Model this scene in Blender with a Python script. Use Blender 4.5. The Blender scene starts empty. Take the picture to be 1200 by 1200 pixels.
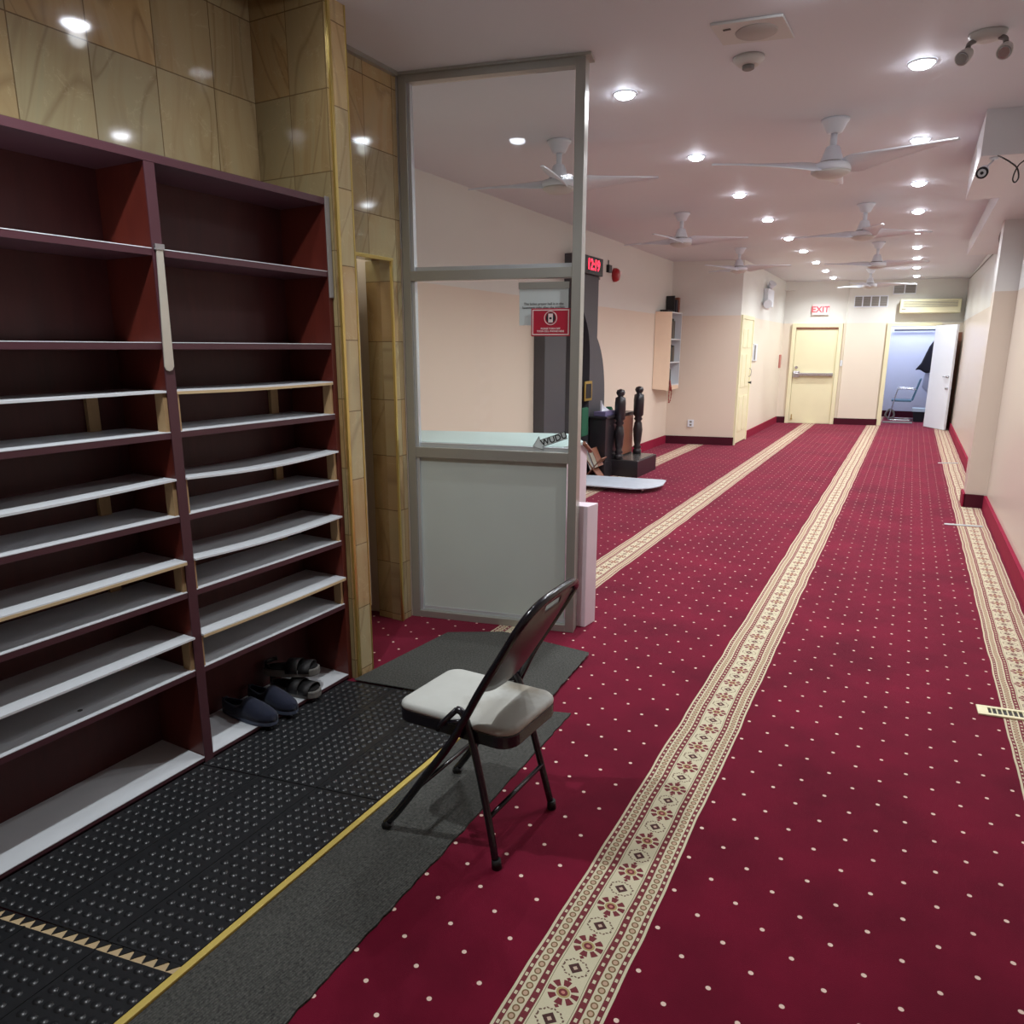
import bpy, bmesh, math, random
from mathutils import Vector, Matrix
random.seed(4)
PI = math.pi
S = bpy.context.scene
COL = S.collection

# ------------------------------------------------------------------ shader helpers
class NT:
    def __init__(s, name):
        s.m = bpy.data.materials.new(name); s.m.use_nodes = True
        s.t = s.m.node_tree; s.t.nodes.clear()
        s.out = s.t.nodes.new('ShaderNodeOutputMaterial')
    def n(s, typ, **kw):
        nd = s.t.nodes.new(typ)
        for k, v in kw.items(): setattr(nd, k, v)
        return nd
    def link(s, a, b):
        if isinstance(a, V): a = a.s
        if isinstance(a, (int, float)): b.default_value = a
        elif isinstance(a, tuple):
            b.default_value = a if len(a) == 4 or b.type == 'VECTOR' else (*a, 1)
        else: s.t.links.new(a, b)
    def math(s, op, a, b=0.0, c=None, clamp=False):
        nd = s.n('ShaderNodeMath', operation=op); nd.use_clamp = clamp
        s.link(a, nd.inputs[0]); s.link(b, nd.inputs[1])
        if c is not None: s.link(c, nd.inputs[2])
        return V(s, nd.outputs[0])
    def pos(s):
        g = s.n('ShaderNodeNewGeometry'); sp = s.n('ShaderNodeSeparateXYZ')
        s.t.links.new(g.outputs['Position'], sp.inputs[0])
        s.P = g.outputs['Position']
        return V(s, sp.outputs[0]), V(s, sp.outputs[1]), V(s, sp.outputs[2])
    def vec(s, x, y, z):
        nd = s.n('ShaderNodeCombineXYZ')
        for a, b in zip((x, y, z), nd.inputs): s.link(a, b)
        return nd.outputs[0]
    def noise(s, vec=None, scale=5, detail=3, rough=.5, dist=0.0):
        nd = s.n('ShaderNodeTexNoise')
        if vec is None:
            vec = s.n('ShaderNodeNewGeometry').outputs['Position']
        s.t.links.new(vec, nd.inputs['Vector'])
        nd.inputs['Scale'].default_value = scale; nd.inputs['Detail'].default_value = detail
        nd.inputs['Roughness'].default_value = rough; nd.inputs['Distortion'].default_value = dist
        return V(s, nd.outputs[0])
    def mix(s, f, a, b):
        nd = s.n('ShaderNodeMix', data_type='RGBA')
        s.link(f, nd.inputs[0]); s.link(a, nd.inputs[6]); s.link(b, nd.inputs[7])
        return nd.outputs[2]
    def ramp(s, f, stops):
        nd = s.n('ShaderNodeValToRGB'); s.link(f, nd.inputs[0])
        e = nd.color_ramp.elements
        while len(e) < len(stops): e.new(.5)
        for k, (p, c) in enumerate(stops): e[k].position = p; e[k].color = (*c, 1)
        return nd.outputs[0]
    def bump(s, h, strength=.3, dist=.01):
        nd = s.n('ShaderNodeBump'); s.link(h, nd.inputs['Height'])
        nd.inputs['Strength'].default_value = strength; nd.inputs['Distance'].default_value = dist
        return nd.outputs[0]
    def bsdf(s, col, rough=.5, metal=0, spec=.5, normal=None, coat=0, emis=None, estr=0, sheen=0):
        b = s.n('ShaderNodeBsdfPrincipled')
        s.link(col, b.inputs['Base Color']); s.link(rough, b.inputs['Roughness'])
        b.inputs['Metallic'].default_value = metal
        b.inputs['Specular IOR Level'].default_value = spec
        b.inputs['Coat Weight'].default_value = coat
        b.inputs['Sheen Weight'].default_value = sheen
        if normal is not None: s.t.links.new(normal, b.inputs['Normal'])
        if emis: b.inputs['Emission Color'].default_value = (*emis, 1); b.inputs['Emission Strength'].default_value = estr
        s.t.links.new(b.outputs[0], s.out.inputs[0]); s.b = b
        return s.m
class V:
    def __init__(s, nt, sock): s.nt, s.s = nt, sock
    def __add__(s, o): return s.nt.math('ADD', s, o)
    __radd__ = __add__
    def __sub__(s, o): return s.nt.math('SUBTRACT', s, o)
    def __rsub__(s, o): return s.nt.math('SUBTRACT', o, s)
    def __mul__(s, o): return s.nt.math('MULTIPLY', s, o)
    __rmul__ = __mul__
    def __truediv__(s, o): return s.nt.math('DIVIDE', s, o)
    def __lt__(s, o): return s.nt.math('LESS_THAN', s, o)
    def __gt__(s, o): return s.nt.math('GREATER_THAN', s, o)
    def f(s, op, o=0.0): return s.nt.math(op, s, o)
    def abs(s): return s.f('ABSOLUTE')
    def fract(s): return s.f('FRACT')
    def floor(s): return s.f('FLOOR')
    def sqrt(s): return s.f('SQRT')
def between(v, a, b): return (v > a) * (v < b)
def inv(m): return 1.0 - m

def srgb(r, g, b):
    f = lambda c: (c/255/12.92) if c/255 <= .04045 else ((c/255+.055)/1.055)**2.4
    return (f(r), f(g), f(b))
def plain(name, rgb, rough=.5, metal=0, spec=.5, vary=.06, scale=6, bump=0, bscale=200, coat=0, sheen=0):
    n = NT(name); c = srgb(*rgb)
    nz = n.noise(scale=scale, detail=4)
    col = n.mix(nz, tuple(x*(1-vary) for x in c), tuple(min(1, x*(1+vary)) for x in c))
    nm = n.bump(n.noise(scale=bscale, detail=2), bump, .002) if bump else None
    return n.bsdf(col, rough, metal, spec, nm, coat, sheen=sheen)
def glow(name, rgb, strength, base=(.8, .8, .8)):
    n = NT(name); return n.bsdf(base, .5, emis=srgb(*rgb), estr=strength)

# ------------------------------------------------------------------ materials
def carpet_mat():
    n = NT('prayer_carpet'); x, y, z = n.pos()
    wob = (n.noise(scale=2.6, detail=2) - .5) * .022
    xs = ((x + .583 + .6025 + wob) / 1.205).fract() * 1.205 - .6025
    a = xs.abs()
    cream = srgb(214, 208, 178); mar = srgb(112, 18, 48); olive = srgb(118, 92, 60); green = srgb(120, 122, 92)
    # ground
    fib = n.noise(scale=260, detail=2)
    brush = n.noise(scale=2.2, detail=5, rough=.6)
    red = n.mix(((brush - .5) * 2.2 + .5).f('MAXIMUM', 0.0).f('MINIMUM', 1.0), srgb(80, 8, 28), srgb(120, 18, 45))
    red = n.mix(fib * .35, red, srgb(96, 10, 36))
    # dots
    u = (x + .36) / .0838; nn = (u + .5).floor(); du = (u - nn) * .0838
    v = (y - 1.583 + nn * .0623) / .1585; dv = (v - (v + .5).floor()) * .1585
    dd = ((du / .0066).f('POWER', 2) + (dv / .0062).f('POWER', 2)).sqrt()
    dot = (dd < 1.0) * (a > .125)
    col = n.mix(dot, red, srgb(232, 205, 190))
    # strip
    strip = a < .1165
    st = cream
    line = between(a, .0415, .0432)
    st = n.mix(line, cream, green)
    t1 = between(a, .047, .066); t2 = between(a, .096, .109)
    fy = (y / .0297).fract()
    dash1 = (fy < .36) * between(a, .0525, .0605); dash2 = (fy < .36) * between(a, .0990, .1060)
    dark = t1 * inv(dash1) + t2 * inv(dash2)
    st = n.mix(dark, st, mar)
    ry = ((y / .0237).fract() - .5) * .0237
    rr = (((a - .081) / .0095).f('POWER', 2) + (ry / .0100).f('POWER', 2)).sqrt()
    st = n.mix(rr < 1.0, st, olive); st = n.mix(rr < .62, st, srgb(196, 166, 142))
    # medallions
    w = ((y - 1.655 + .0795) / .159).fract() * .159 - .0795
    r = ((xs / .040).f('POWER', 2) + (w / .0365).f('POWER', 2)).sqrt()
    th = n.math('ARCTAN2', w, xs * .84)
    c8 = (th * 8.0 + .0).f('COSINE'); 
    pet = between(r, .50, .98) * (c8 > -.45) * (a < .0405)
    st = n.mix(pet, st, mar)
    rc = ((xs / .017).f('POWER', 2) + (w / .015).f('POWER', 2)).sqrt()
    st = n.mix(rc < 1.0, st, srgb(176, 158, 104)); st = n.mix(rc < .68, st, mar); st = n.mix(rc < .3, st, srgb(200, 130, 120))
    w2 = w.abs() - .0795; w2a = w2.abs()
    dm = a / .0195 + w2a / .0185
    st = n.mix(dm < 1.0, st, srgb(58, 14, 34)); st = n.mix(dm < .36, st, srgb(205, 180, 160))
    r2 = ((xs / .0345).f('POWER', 2) + (w2 / .0285).f('POWER', 2)).sqrt()
    th2 = n.math('ARCTAN2', w2, xs)
    sc = r2 + (th2 * 10.0).f('COSINE') * .05
    scal = between(sc, .86, 1.0) * ((th2 * 20.0).f('SINE') > -.5)
    st = n.mix(scal, st, srgb(104, 78, 70))
    dj = a / .007 + (w.abs() - .0410).abs() / .006
    st = n.mix(dj < 1.0, st, mar)
    st = n.mix(fib * .25, st, srgb(150, 142, 110))
    col = n.mix(strip, col, st)
    m = n.bsdf(col, .95, spec=.1, normal=n.bump(n.noise(scale=420, detail=2), .35, .004), sheen=.34)
    n.b.inputs['Sheen Tint'].default_value = (*srgb(250, 150, 180), 1); n.b.inputs['Sheen Roughness'].default_value = .45
    return m

def marble_mat(name, axis, phase=.037, hw=.257, hp=0.0, dark=1.0):
    n = NT(name); x, y, z = n.pos()
    h = y if axis == 'y' else x
    hh = (h - hp) / hw; zz = (z - phase) / .307
    i = hh.floor(); k = zz.floor()
    wn = n.n('ShaderNodeTexWhiteNoise'); n.t.links.new(n.vec(i, k, 3.0), wn.inputs['Vector'])
    rnd = V(n, wn.outputs['Value'])
    vec = n.vec(h * 1.0 + rnd * 13.0, z * .45 + rnd * 7.0, rnd * 5.0 + (h + z) * .1)
    rn2 = (rnd * 37.7).fract()
    big = n.noise(n.vec(h * 2.2 + rnd * 31.0 + z * (rn2 - .5) * 2.0, z * .5 + rn2 * 17.0, rnd * 9.0), 1.25, 2, .45, .4)
    fold = (big * 8.0).fract()
    veinl = (1.0 - (fold - .5).abs() * 9.0).f('MAXIMUM', 0.0)
    streak = n.noise(n.vec(h * 9.0 + big * 6.0 + rnd * 11.0, z * .8, rnd * 3.0), 1.6, 5, .6)
    cloud = n.noise(n.vec(h + rnd * 5.0, z + rn2 * 5.0, 0.0), 2.2, 3)
    base = n.ramp(streak, [(.30, srgb(160, 126, 84)), (.44, srgb(184, 156, 112)), (.56, srgb(190, 168, 126)), (.72, srgb(176, 164, 128))])
    base = n.mix(cloud, base, n.mix(rn2, srgb(172, 168, 138), srgb(196, 162, 112)))
    col = n.mix(veinl * .34, base, srgb(112, 84, 56))
    fine = n.noise(n.vec(h + rnd * 3.0, z, 0.0), 9, 6, .65, 1.5)
    col = n.mix(between(fine, .60, .62) * .22, col, srgb(224, 208, 172))
    tone = n.mix(rnd, (.86, .86, .86), (1.04, 1.04, 1.0))
    mu = n.n('ShaderNodeMix', data_type='RGBA', blend_type='MULTIPLY'); mu.inputs[0].default_value = 1
    n.link(col, mu.inputs[6]); n.link(tone, mu.inputs[7]); col = mu.outputs[2]
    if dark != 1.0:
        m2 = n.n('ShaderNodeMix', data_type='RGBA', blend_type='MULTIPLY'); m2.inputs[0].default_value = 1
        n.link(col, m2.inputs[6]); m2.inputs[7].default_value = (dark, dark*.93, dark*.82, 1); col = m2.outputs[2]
    fh = hh.fract(); fz = zz.fract()
    j = (fh < .008) + (fh > .992) + (fz < .007) + (fz > .993)
    j = j.f('MINIMUM', 1.0)
    col = n.mix(j * .8, col, srgb(96, 74, 46))
    return n.bsdf(col, .07, spec=.5, normal=n.bump(inv(j), .3, .002))

def wood_mat(name, c1, c2, rough=.35, sx=1, sy=1, sz=9, coat=.2):
    n = NT(name); x, y, z = n.pos()
    vec = n.vec(x * sx, y * sy, z * sz)
    g = n.noise(vec, 6, 6, .6, .8); g2 = n.noise(vec, 40, 3, .5)
    col = n.mix(g * .75 + g2 * .25, srgb(*c1), srgb(*c2))
    return n.bsdf(col, rough, spec=.4, coat=coat)

def paint_mat(name, split, lo, hi, rough=.45):
    n = NT(name); x, y, z = n.pos()
    nz = (n.noise(scale=3, detail=3) - .5) * .004
    col = n.mix((z + nz) > split, srgb(*lo), srgb(*hi))
    col = n.mix(n.noise(scale=1.3, detail=4) * .10, col, srgb(190, 178, 160))
    return n.bsdf(col, rough, spec=.35, normal=n.bump(n.noise(scale=90, detail=2), .04, .002))

M = {}
M['carpet'] = carpet_mat()
M['marble_y'] = marble_mat('honey_onyx_tiles', 'y', phase=.094, hp=1.697)
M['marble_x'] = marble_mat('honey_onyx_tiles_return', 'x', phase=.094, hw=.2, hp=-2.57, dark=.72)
M['marble_p'] = marble_mat('honey_onyx_pilaster', 'y', phase=.037, hw=.9, hp=2.2)
M['marble_j'] = marble_mat('honey_onyx_doorway', 'y', phase=.037, hw=.22, hp=2.96)
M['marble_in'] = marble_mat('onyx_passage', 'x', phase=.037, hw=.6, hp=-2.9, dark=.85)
M['mahogany'] = wood_mat('mahogany_laminate', (62, 22, 20), (108, 44, 32), .36, 1.2, 1.2, .35, .1)
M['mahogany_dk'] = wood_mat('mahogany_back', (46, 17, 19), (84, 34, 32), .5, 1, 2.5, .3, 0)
M['edge'] = plain('maroon_edge_band', (72, 38, 46), .45)
M['laminate'] = plain('white_laminate', (214, 218, 222), .35, vary=.05, scale=9)
M['rawwood'] = wood_mat('raw_pine_support', (150, 118, 82), (190, 160, 118), .6, 3, 3, .5, 0)
M['tanedge'] = plain('raw_board_edge', (196, 172, 132), .7)
M['alu'] = plain('anodised_aluminium', (172, 172, 164), .38, .55, vary=.03)
M['alu_lt'] = plain('bright_aluminium_bead', (206, 212, 216), .3, .5, vary=.03)
M['brass'] = plain('polished_brass', (206, 184, 112), .28, .85, vary=.08)
M['chrome'] = plain('brushed_steel', (190, 190, 192), .25, .9)
M['steel_strip'] = plain('satin_steel_plate', (196, 192, 180), .38, .5)
M['frost'] = plain('frosted_lower_panel', (196, 206, 200), .35, vary=.04, scale=3)
M['lilac'] = plain('lilac_white_paint', (222, 208, 216), .5)
M['rubber'] = plain('black_rubber', (36, 37, 39), .34, spec=.5, vary=.2, scale=20)
M['yellow'] = plain('yellow_edge_strip', (204, 180, 92), .5)
M['blackmetal'] = plain('gloss_black_tube', (26, 24, 30), .22, spec=.6)
M['backmetal'] = plain('bronze_grey_back_panel', (48, 41, 39), .3, 0, vary=.1)
M['blackrub'] = plain('black_rubber_foot', (18, 18, 18), .6)
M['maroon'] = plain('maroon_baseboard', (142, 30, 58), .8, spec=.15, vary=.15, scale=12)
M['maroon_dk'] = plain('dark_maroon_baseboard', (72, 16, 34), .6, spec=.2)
M['paint'] = paint_mat('two_tone_wall_paint', 2.05, (229, 214, 197), (226, 226, 220))
M['paint_far'] = paint_mat('two_tone_far_paint', 2.05, (236, 226, 208), (230, 231, 224))
M['paint_r'] = paint_mat('two_tone_gloss_paint', 2.07, (214, 202, 188), (222, 224, 222), .3)
M['ceil'] = plain('ceiling_paint', (218, 220, 226), .6, vary=.02, scale=2)
M['soffit'] = plain('bulkhead_paint', (222, 222, 224), .5, vary=.02, scale=2)
M['white'] = plain('white_enamel', (232, 238, 246), .35, vary=.02)
M['offwhite'] = plain('off_white_plastic', (206, 206, 202), .45, vary=.03)
M['cream'] = plain('cream_door_paint', (240, 234, 196), .4, vary=.03)
M['creamdk'] = plain('yellowed_ac_plastic', (226, 222, 184), .45, vary=.03)
M['slot'] = plain('dark_slot', (84, 82, 78), .7)
M['vent'] = plain('vent_grey', (132, 128, 124), .6)
M['black'] = plain('black_plastic', (22, 22, 26), .4)
M['charcoal'] = plain('charcoal_panel', (74, 74, 80), .5, vary=.08, scale=4)
M['niche'] = plain('niche_black', (20, 18, 24), .6)
M['blackwood'] = plain('black_painted_wood', (38, 34, 38), .3, vary=.15)
M['brown'] = wood_mat('brown_wood', (112, 68, 52), (142, 92, 70), .45, 3, 3, .6)
M['red'] = plain('red_plastic', (166, 22, 34), .35)
M['signred'] = plain('sign_red', (188, 22, 54), .4, vary=.02)
M['signwhite'] = plain('sign_white', (246, 226, 224), .5, vary=.01)
M['paper'] = plain('paper_white', (214, 226, 226), .6, vary=.02)
M['ink'] = plain('black_ink', (28, 30, 34), .6)
M['teal'] = plain('pale_teal_top', (186, 206, 204), .35, vary=.02)
M['bluewhite'] = plain('cool_white_room_paint', (212, 216, 232), .5, vary=.02)
M['chairteal'] = plain('teal_vinyl', (78, 116, 136), .5)
M['cloth_dk'] = plain('black_cloth', (22, 18, 30), .9)
M['cloth_lt'] = plain('pale_cloth', (206, 210, 226), .9)
M['greyblue'] = plain('pale_plastic', (176, 196, 212), .5)
M['navy'] = plain('navy_suede', (15, 22, 44), .9, vary=.25, scale=40, sheen=.1)
M['navyin'] = plain('navy_lining', (18, 22, 42), .95)
M['sole'] = plain('grey_blue_sole', (66, 74, 92), .7)
M['sandal'] = plain('black_strap', (24, 23, 24), .6)
M['sandalsole'] = plain('grey_foam_sole', (104, 102, 98), .75, vary=.1, scale=30)
M['stone'] = plain('pale_stone_top', (196, 204, 216), .35, vary=.14, scale=9)
M['tissue'] = plain('tissue_white', (226, 230, 238), .9)
M['purple'] = plain('purple_box_card', (98, 92, 128), .6)
M['green'] = plain('green_cloth', (30, 88, 62), .9)
M['gold'] = plain('gold_frame', (176, 148, 70), .4, .6)
M['page'] = plain('book_pages', (214, 206, 184), .8)
M['led'] = glow('red_led', (255, 40, 66), 3.2, (.3, .02, .03))
M['exitglow'] = glow('exit_letters', (255, 84, 96), .6, (.75, .06, .08))
M['lamp'] = glow('downlight_lens', (240, 244, 255), 45)
M['beads'] = plain('red_prayer_beads', (150, 62, 52), .4)

n = NT('seat_vinyl'); x, y, z = n.pos()
sp = ((((x + 1.0) / .09).f('POWER', 2) + ((y - 1.93) / .06).f('POWER', 2)).sqrt())
sp2 = ((((x + .97) / .16).f('POWER', 2) + ((y - 1.74) / .16).f('POWER', 2)).sqrt())
bl = n.noise(scale=14, detail=4, rough=.6)
col = n.mix(bl * .5, srgb(196, 198, 192), srgb(168, 168, 160))
col = n.mix((1.1 - sp + (bl - .5)).f('MAXIMUM', 0.0).f('MINIMUM', .7), col, srgb(140, 128, 108))
col = n.mix((1.0 - sp2 + (bl - .5)).f('MAXIMUM', 0.0).f('MINIMUM', .45), col, srgb(148, 142, 130))
M['seat'] = n.bsdf(col, .6, spec=.3, normal=n.bump(n.noise(scale=60, detail=2), .08, .003))

n = NT('ribbed_grey_runner'); x, y, z = n.pos()
rib = (((x + y * -.1) / .0075).f('FRACT') - .5).abs() * 2.0
fl = n.noise(scale=120, detail=4, rough=.8)
fl2 = (fl - .5) * 2.6 + .5
col = n.mix(fl2.f('MAXIMUM', 0.0).f('MINIMUM', 1.0), srgb(44, 45, 45), srgb(112, 112, 106))
col = n.mix(rib * .4, col, srgb(38, 38, 38))
col = n.mix(n.noise(scale=5, detail=4) * .3, col, srgb(54, 52, 50))
M['runner'] = n.bsdf(col, .95, spec=.15, normal=n.bump(rib + fl, .5, .003))

n = NT('clear_glass')
tr = n.n('ShaderNodeBsdfTransparent'); tr.inputs[0].default_value = (.93, .95, .94, 1)
gl = n.n('ShaderNodeBsdfGlossy'); gl.inputs['Roughness'].default_value = .03; gl.inputs[0].default_value = (1, 1, 1, 1)
fr = n.n('ShaderNodeFresnel'); fr.inputs[0].default_value = 1.45
fm = n.n('ShaderNodeMath', operation='MULTIPLY'); fm.inputs[1].default_value = .35; n.t.links.new(fr.outputs[0], fm.inputs[0])
mx = n.n('ShaderNodeMixShader')
n.t.links.new(fm.outputs[0], mx.inputs[0]); n.t.links.new(tr.outputs[0], mx.inputs[1]); n.t.links.new(gl.outputs[0], mx.inputs[2])
n.t.links.new(mx.outputs[0], n.out.inputs[0]); M['glass'] = n.m
bookcols = [(46, 62, 58), (38, 40, 52), (86, 62, 52), (60, 78, 66), (110, 104, 96), (34, 34, 36), (70, 52, 78), (92, 88, 76)]
for k, c in enumerate(bookcols): M['book%d' % k] = plain('book_cover_%d' % k, c, .55)

# ------------------------------------------------------------------ mesh helpers
def nb(): return bmesh.new()
def quadbox(bm, P):   # 8 points: 4 bottom, 4 top
    v = [bm.verts.new(p) for p in P]
    for f in ((3, 2, 1, 0), (4, 5, 6, 7), (0, 1, 5, 4), (1, 2, 6, 5), (2, 3, 7, 6), (3, 0, 4, 7)):
        bm.faces.new([v[i] for i in f])
    return v
def box(bm, x0, x1, y0, y1, z0, z1):
    return quadbox(bm, [(x0, y0, z0), (x1, y0, z0), (x1, y1, z0), (x0, y1, z0), (x0, y0, z1), (x1, y0, z1), (x1, y1, z1), (x0, y1, z1)])
def prism(bm, poly, z0, z1):
    a = [bm.verts.new((p[0], p[1], z0)) for p in poly]; b = [bm.verts.new((p[0], p[1], z1)) for p in poly]
    n_ = len(poly)
    bm.faces.new(a[::-1]); bm.faces.new(b)
    for i in range(n_): bm.faces.new([a[i], a[(i+1) % n_], b[(i+1) % n_], b[i]])
def slab(bm, pts, nrm):   # extrude a planar 3D polygon along nrm
    a = [bm.verts.new(p) for p in pts]; b = [bm.verts.new(Vector(p) + Vector(nrm)) for p in pts]
    n_ = len(pts); bm.faces.new(a[::-1]); bm.faces.new(b)
    for i in range(n_): bm.faces.new([a[i], a[(i+1) % n_], b[(i+1) % n_], b[i]])
def cyl(bm, c, r, z0, z1, seg=20, r2=None):
    lathe(bm, c, [(r, z0), (r if r2 is None else r2, z1)], seg)
def lathe(bm, c, prof, seg=24, sx=1.0, sy=1.0, close=True):
    rings = []
    for r, z in prof:
        rings.append([bm.verts.new((c[0] + r*sx*math.cos(2*PI*i/seg), c[1] + r*sy*math.sin(2*PI*i/seg), z)) for i in range(seg)])
    for a, b in zip(rings, rings[1:]):
        for i in range(seg):
            f = bm.faces.new([a[i], a[(i+1) % seg], b[(i+1) % seg], b[i]]); f.smooth = True
    if close:
        bm.faces.new(rings[0][::-1]); bm.faces.new(rings[-1])
def tube(bm, pts, r, seg=10, closed=False):
    pts = [Vector(p) for p in pts]; rings = []
    N = len(pts); up = None
    for i, p in enumerate(pts):
        if closed: d = pts[(i+1) % N] - pts[i-1]
        else: d = pts[min(i+1, N-1)] - pts[max(i-1, 0)]
        d.normalize()
        if up is None:
            up = Vector((0, 0, 1)) if abs(d.z) < .9 else Vector((1, 0, 0))
        s_ = d.cross(up); s_.normalize(); up = s_.cross(d); up.normalize()
        rr = r[i] if isinstance(r, (list, tuple)) else r
        rings.append([bm.verts.new(p + s_*rr*math.cos(2*PI*k/seg) + up*rr*math.sin(2*PI*k/seg)) for k in range(seg)])
    pr = list(zip(rings, rings[1:]))
    if closed: pr.append((rings[-1], rings[0]))
    for a, b in pr:
        for k in range(seg):
            f = bm.faces.new([a[k], a[(k+1) % seg], b[(k+1) % seg], b[k]]); f.smooth = True
    if not closed:
        bm.faces.new(rings[0][::-1]); bm.faces.new(rings[-1])
def smooth_path(pts, n_=6, closed=False):
    pts = [Vector(p) for p in pts]; out = []; N = len(pts)
    for i in range(N if closed else N-1):
        g = lambda k: pts[k % N] if closed else pts[max(0, min(N-1, k))]
        p0, p1, p2, p3 = g(i-1), g(i), g(i+1), g(i+2)
        for k in range(n_):
            t = k/n_
            out.append(.5*((2*p1)+(-p0+p2)*t+(2*p0-5*p1+4*p2-p3)*t*t+(-p0+3*p1-3*p2+p3)*t**3))
    if not closed: out.append(pts[-1])
    return out
def obj(name, bm, mat, parent=None, bevel=0, kind=None):
    bmesh.ops.recalc_face_normals(bm, faces=bm.faces)
    me = bpy.data.meshes.new(name); bm.to_mesh(me); bm.free()
    me.materials.append(M[mat] if isinstance(mat, str) else mat)
    o = bpy.data.objects.new(name, me); COL.objects.link(o)
    if parent is not None:
        o.parent = parent
        inv_ = Matrix.Translation(-wloc(parent))
        o.matrix_parent_inverse = Matrix.Identity(4)
        me.transform(inv_)
    if bevel:
        md = o.modifiers.new('bevel', 'BEVEL'); md.width = bevel; md.segments = 2; md.limit_method = 'ANGLE'; md.angle_limit = .7
    if kind: o['kind'] = kind
    return o
def wloc(o):
    v = Vector((0, 0, 0))
    while o is not None: v += o.location; o = o.parent
    return v
def thing(name, label, cat, loc, group=None):
    o = bpy.data.objects.new(name, None); COL.objects.link(o); o.location = loc
    o.empty_display_size = .1
    o['label'] = label; o['category'] = cat
    if group: o['group'] = group
    return o
def tag(o, label, cat, group=None):
    o['label'] = label; o['category'] = cat
    if group: o['group'] = group
    return o
def struct(name, bm, mat, bevel=0): return obj(name, bm, mat, None, bevel, 'structure')
def text_mesh(body, size, origin, xdir, mat, name, parent, depth=.0008, align='CENTER', bold=0.0):
    xd = Vector(xdir).normalized()
    cu = bpy.data.curves.new('t', 'FONT'); cu.body = body; cu.size = size; cu.align_x = align; cu.align_y = 'CENTER'
    cu.extrude = depth; cu.offset = bold; cu.space_line = 1.05
    to = bpy.data.objects.new('t', cu); COL.objects.link(to)
    dg = bpy.context.evaluated_depsgraph_get()
    me = bpy.data.meshes.new_from_object(to.evaluated_get(dg))
    bpy.data.objects.remove(to); bpy.data.curves.remove(cu)
    up = Vector((0, 0, 1)); up = (up - xd*up.dot(xd)).normalized(); nz = xd.cross(up)
    R = Matrix((xd, up, nz)).transposed().to_4x4()
    me.transform(Matrix.Translation(Vector(origin)) @ R)
    me.name = name
    me.materials.clear(); me.materials.append(M[mat])
    o = bpy.data.objects.new(name, me); COL.objects.link(o)
    if parent is not None: o.parent = parent; me.transform(Matrix.Translation(-wloc(parent)))
    return o

K = .232                                    # the building's cross walls run a little askew of the hall
ED = Vector((1, K, 0)).normalized(); EN = Vector((-K, 1, 0)).normalized()
CZ = 2.88
def far_y(x): return 16.28 + .24 * (x + 2.3)
def wallseg(bm, a, b, z0, z1, t):            # wall between plan points, thickness t to the left of a->b
    a = Vector((*a, 0)); b = Vector((*b, 0)); d = (b-a).normalized(); nn = Vector((-d.y, d.x, 0))*t
    quadbox(bm, [(*(a.xy), z0), (*(b.xy), z0), (*((b+nn).xy), z0), (*((a+nn).xy), z0), (*(a.xy), z1), (*(b.xy), z1), (*((b+nn).xy), z1), (*((a+nn).xy), z1)])

# ================================================================== SETTING
bm = nb(); box(bm, -3.7, 1.3, -1.6, 20.0, -.06, 0); struct('floor', bm, 'carpet')
bm = nb(); box(bm, -3.7, 1.3, 2.44, 20.0, CZ, CZ+.08); box(bm, -2.165, 1.3, -1.6, 2.44, CZ, CZ+.08); box(bm, -2.72, -2.165, -1.6, 2.44, 3.3, 3.38); box(bm, -2.175, -2.165, -1.6, 2.44, CZ+.08, 3.3)
struct('ceiling', bm, 'ceil')
bm = nb(); wallseg(bm, (-3.5, 3.0), (-3.5, 11.72), 0, CZ, .15); struct('wall_left', bm, 'paint')
bm = nb(); wallseg(bm, (-3.62, 11.69), (-2.45, 11.965), 0, CZ, .15); struct('wall_step', bm, 'paint')
bm = nb(); wallseg(bm, (-2.45, 11.965), (-2.45, 16.45), 0, CZ, .12); struct('wall_left_far', bm, 'paint_far')
bm = nb()
wallseg(bm, (-2.45, far_y(-2.45)), (-.455, far_y(-.455)), 0, CZ, .16)
wallseg(bm, (-.455, far_y(-.455)), (.36, far_y(.36)), 1.985, CZ, .16)
wallseg(bm, (.36, far_y(.36)), (.95, far_y(.95)), 0, CZ, .16)
struct('wall_far', bm, 'paint_far')
bm = nb(); wallseg(bm, (-1.27, far_y(-1.27)-.05), (-.56, far_y(-.56)-.05), 0, CZ, .05); struct('wall_far_column', bm, 'paint_far')
bm = nb(); wallseg(bm, (-2.45, 16.10), (-2.26, 16.145), 2.70, CZ, .14); struct('trim_1', bm, 'paint_far')
bm = nb(); box(bm, .78, .95, -1.55, 17.1, 0, CZ); struct('wall_right', bm, 'paint_r')
bm = nb(); box(bm, .60, .78, 8.35, 8.62, 0, 2.70); struct('wall_right_pilaster', bm, 'paint_r')
bm = nb(); quadbox(bm, [(.215, 5.27, 2.632), (.78, 5.40, 2.632), (.78, 6.72, 2.632), (.215, 6.72, 2.632), (.215, 5.27, CZ), (.78, 5.40, CZ), (.78, 6.72, CZ), (.215, 6.72, CZ)]); struct('ceiling_bulkhead', bm, 'soffit')
bm = nb(); quadbox(bm, [(.455, 6.72, 2.70), (.78, 6.72, 2.70), (.78, 11.2, 2.70), (.455, 11.2, 2.70), (.455, 6.72, CZ), (.78, 6.72, CZ), (.78, 11.2, CZ), (.455, 11.2, CZ)]); struct('ceiling_bulkhead_far', bm, 'soffit')
bm = nb(); box(bm, -3.6, .95, -1.7, -1.55, 0, CZ); struct('wall_back', bm, 'paint')
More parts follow.
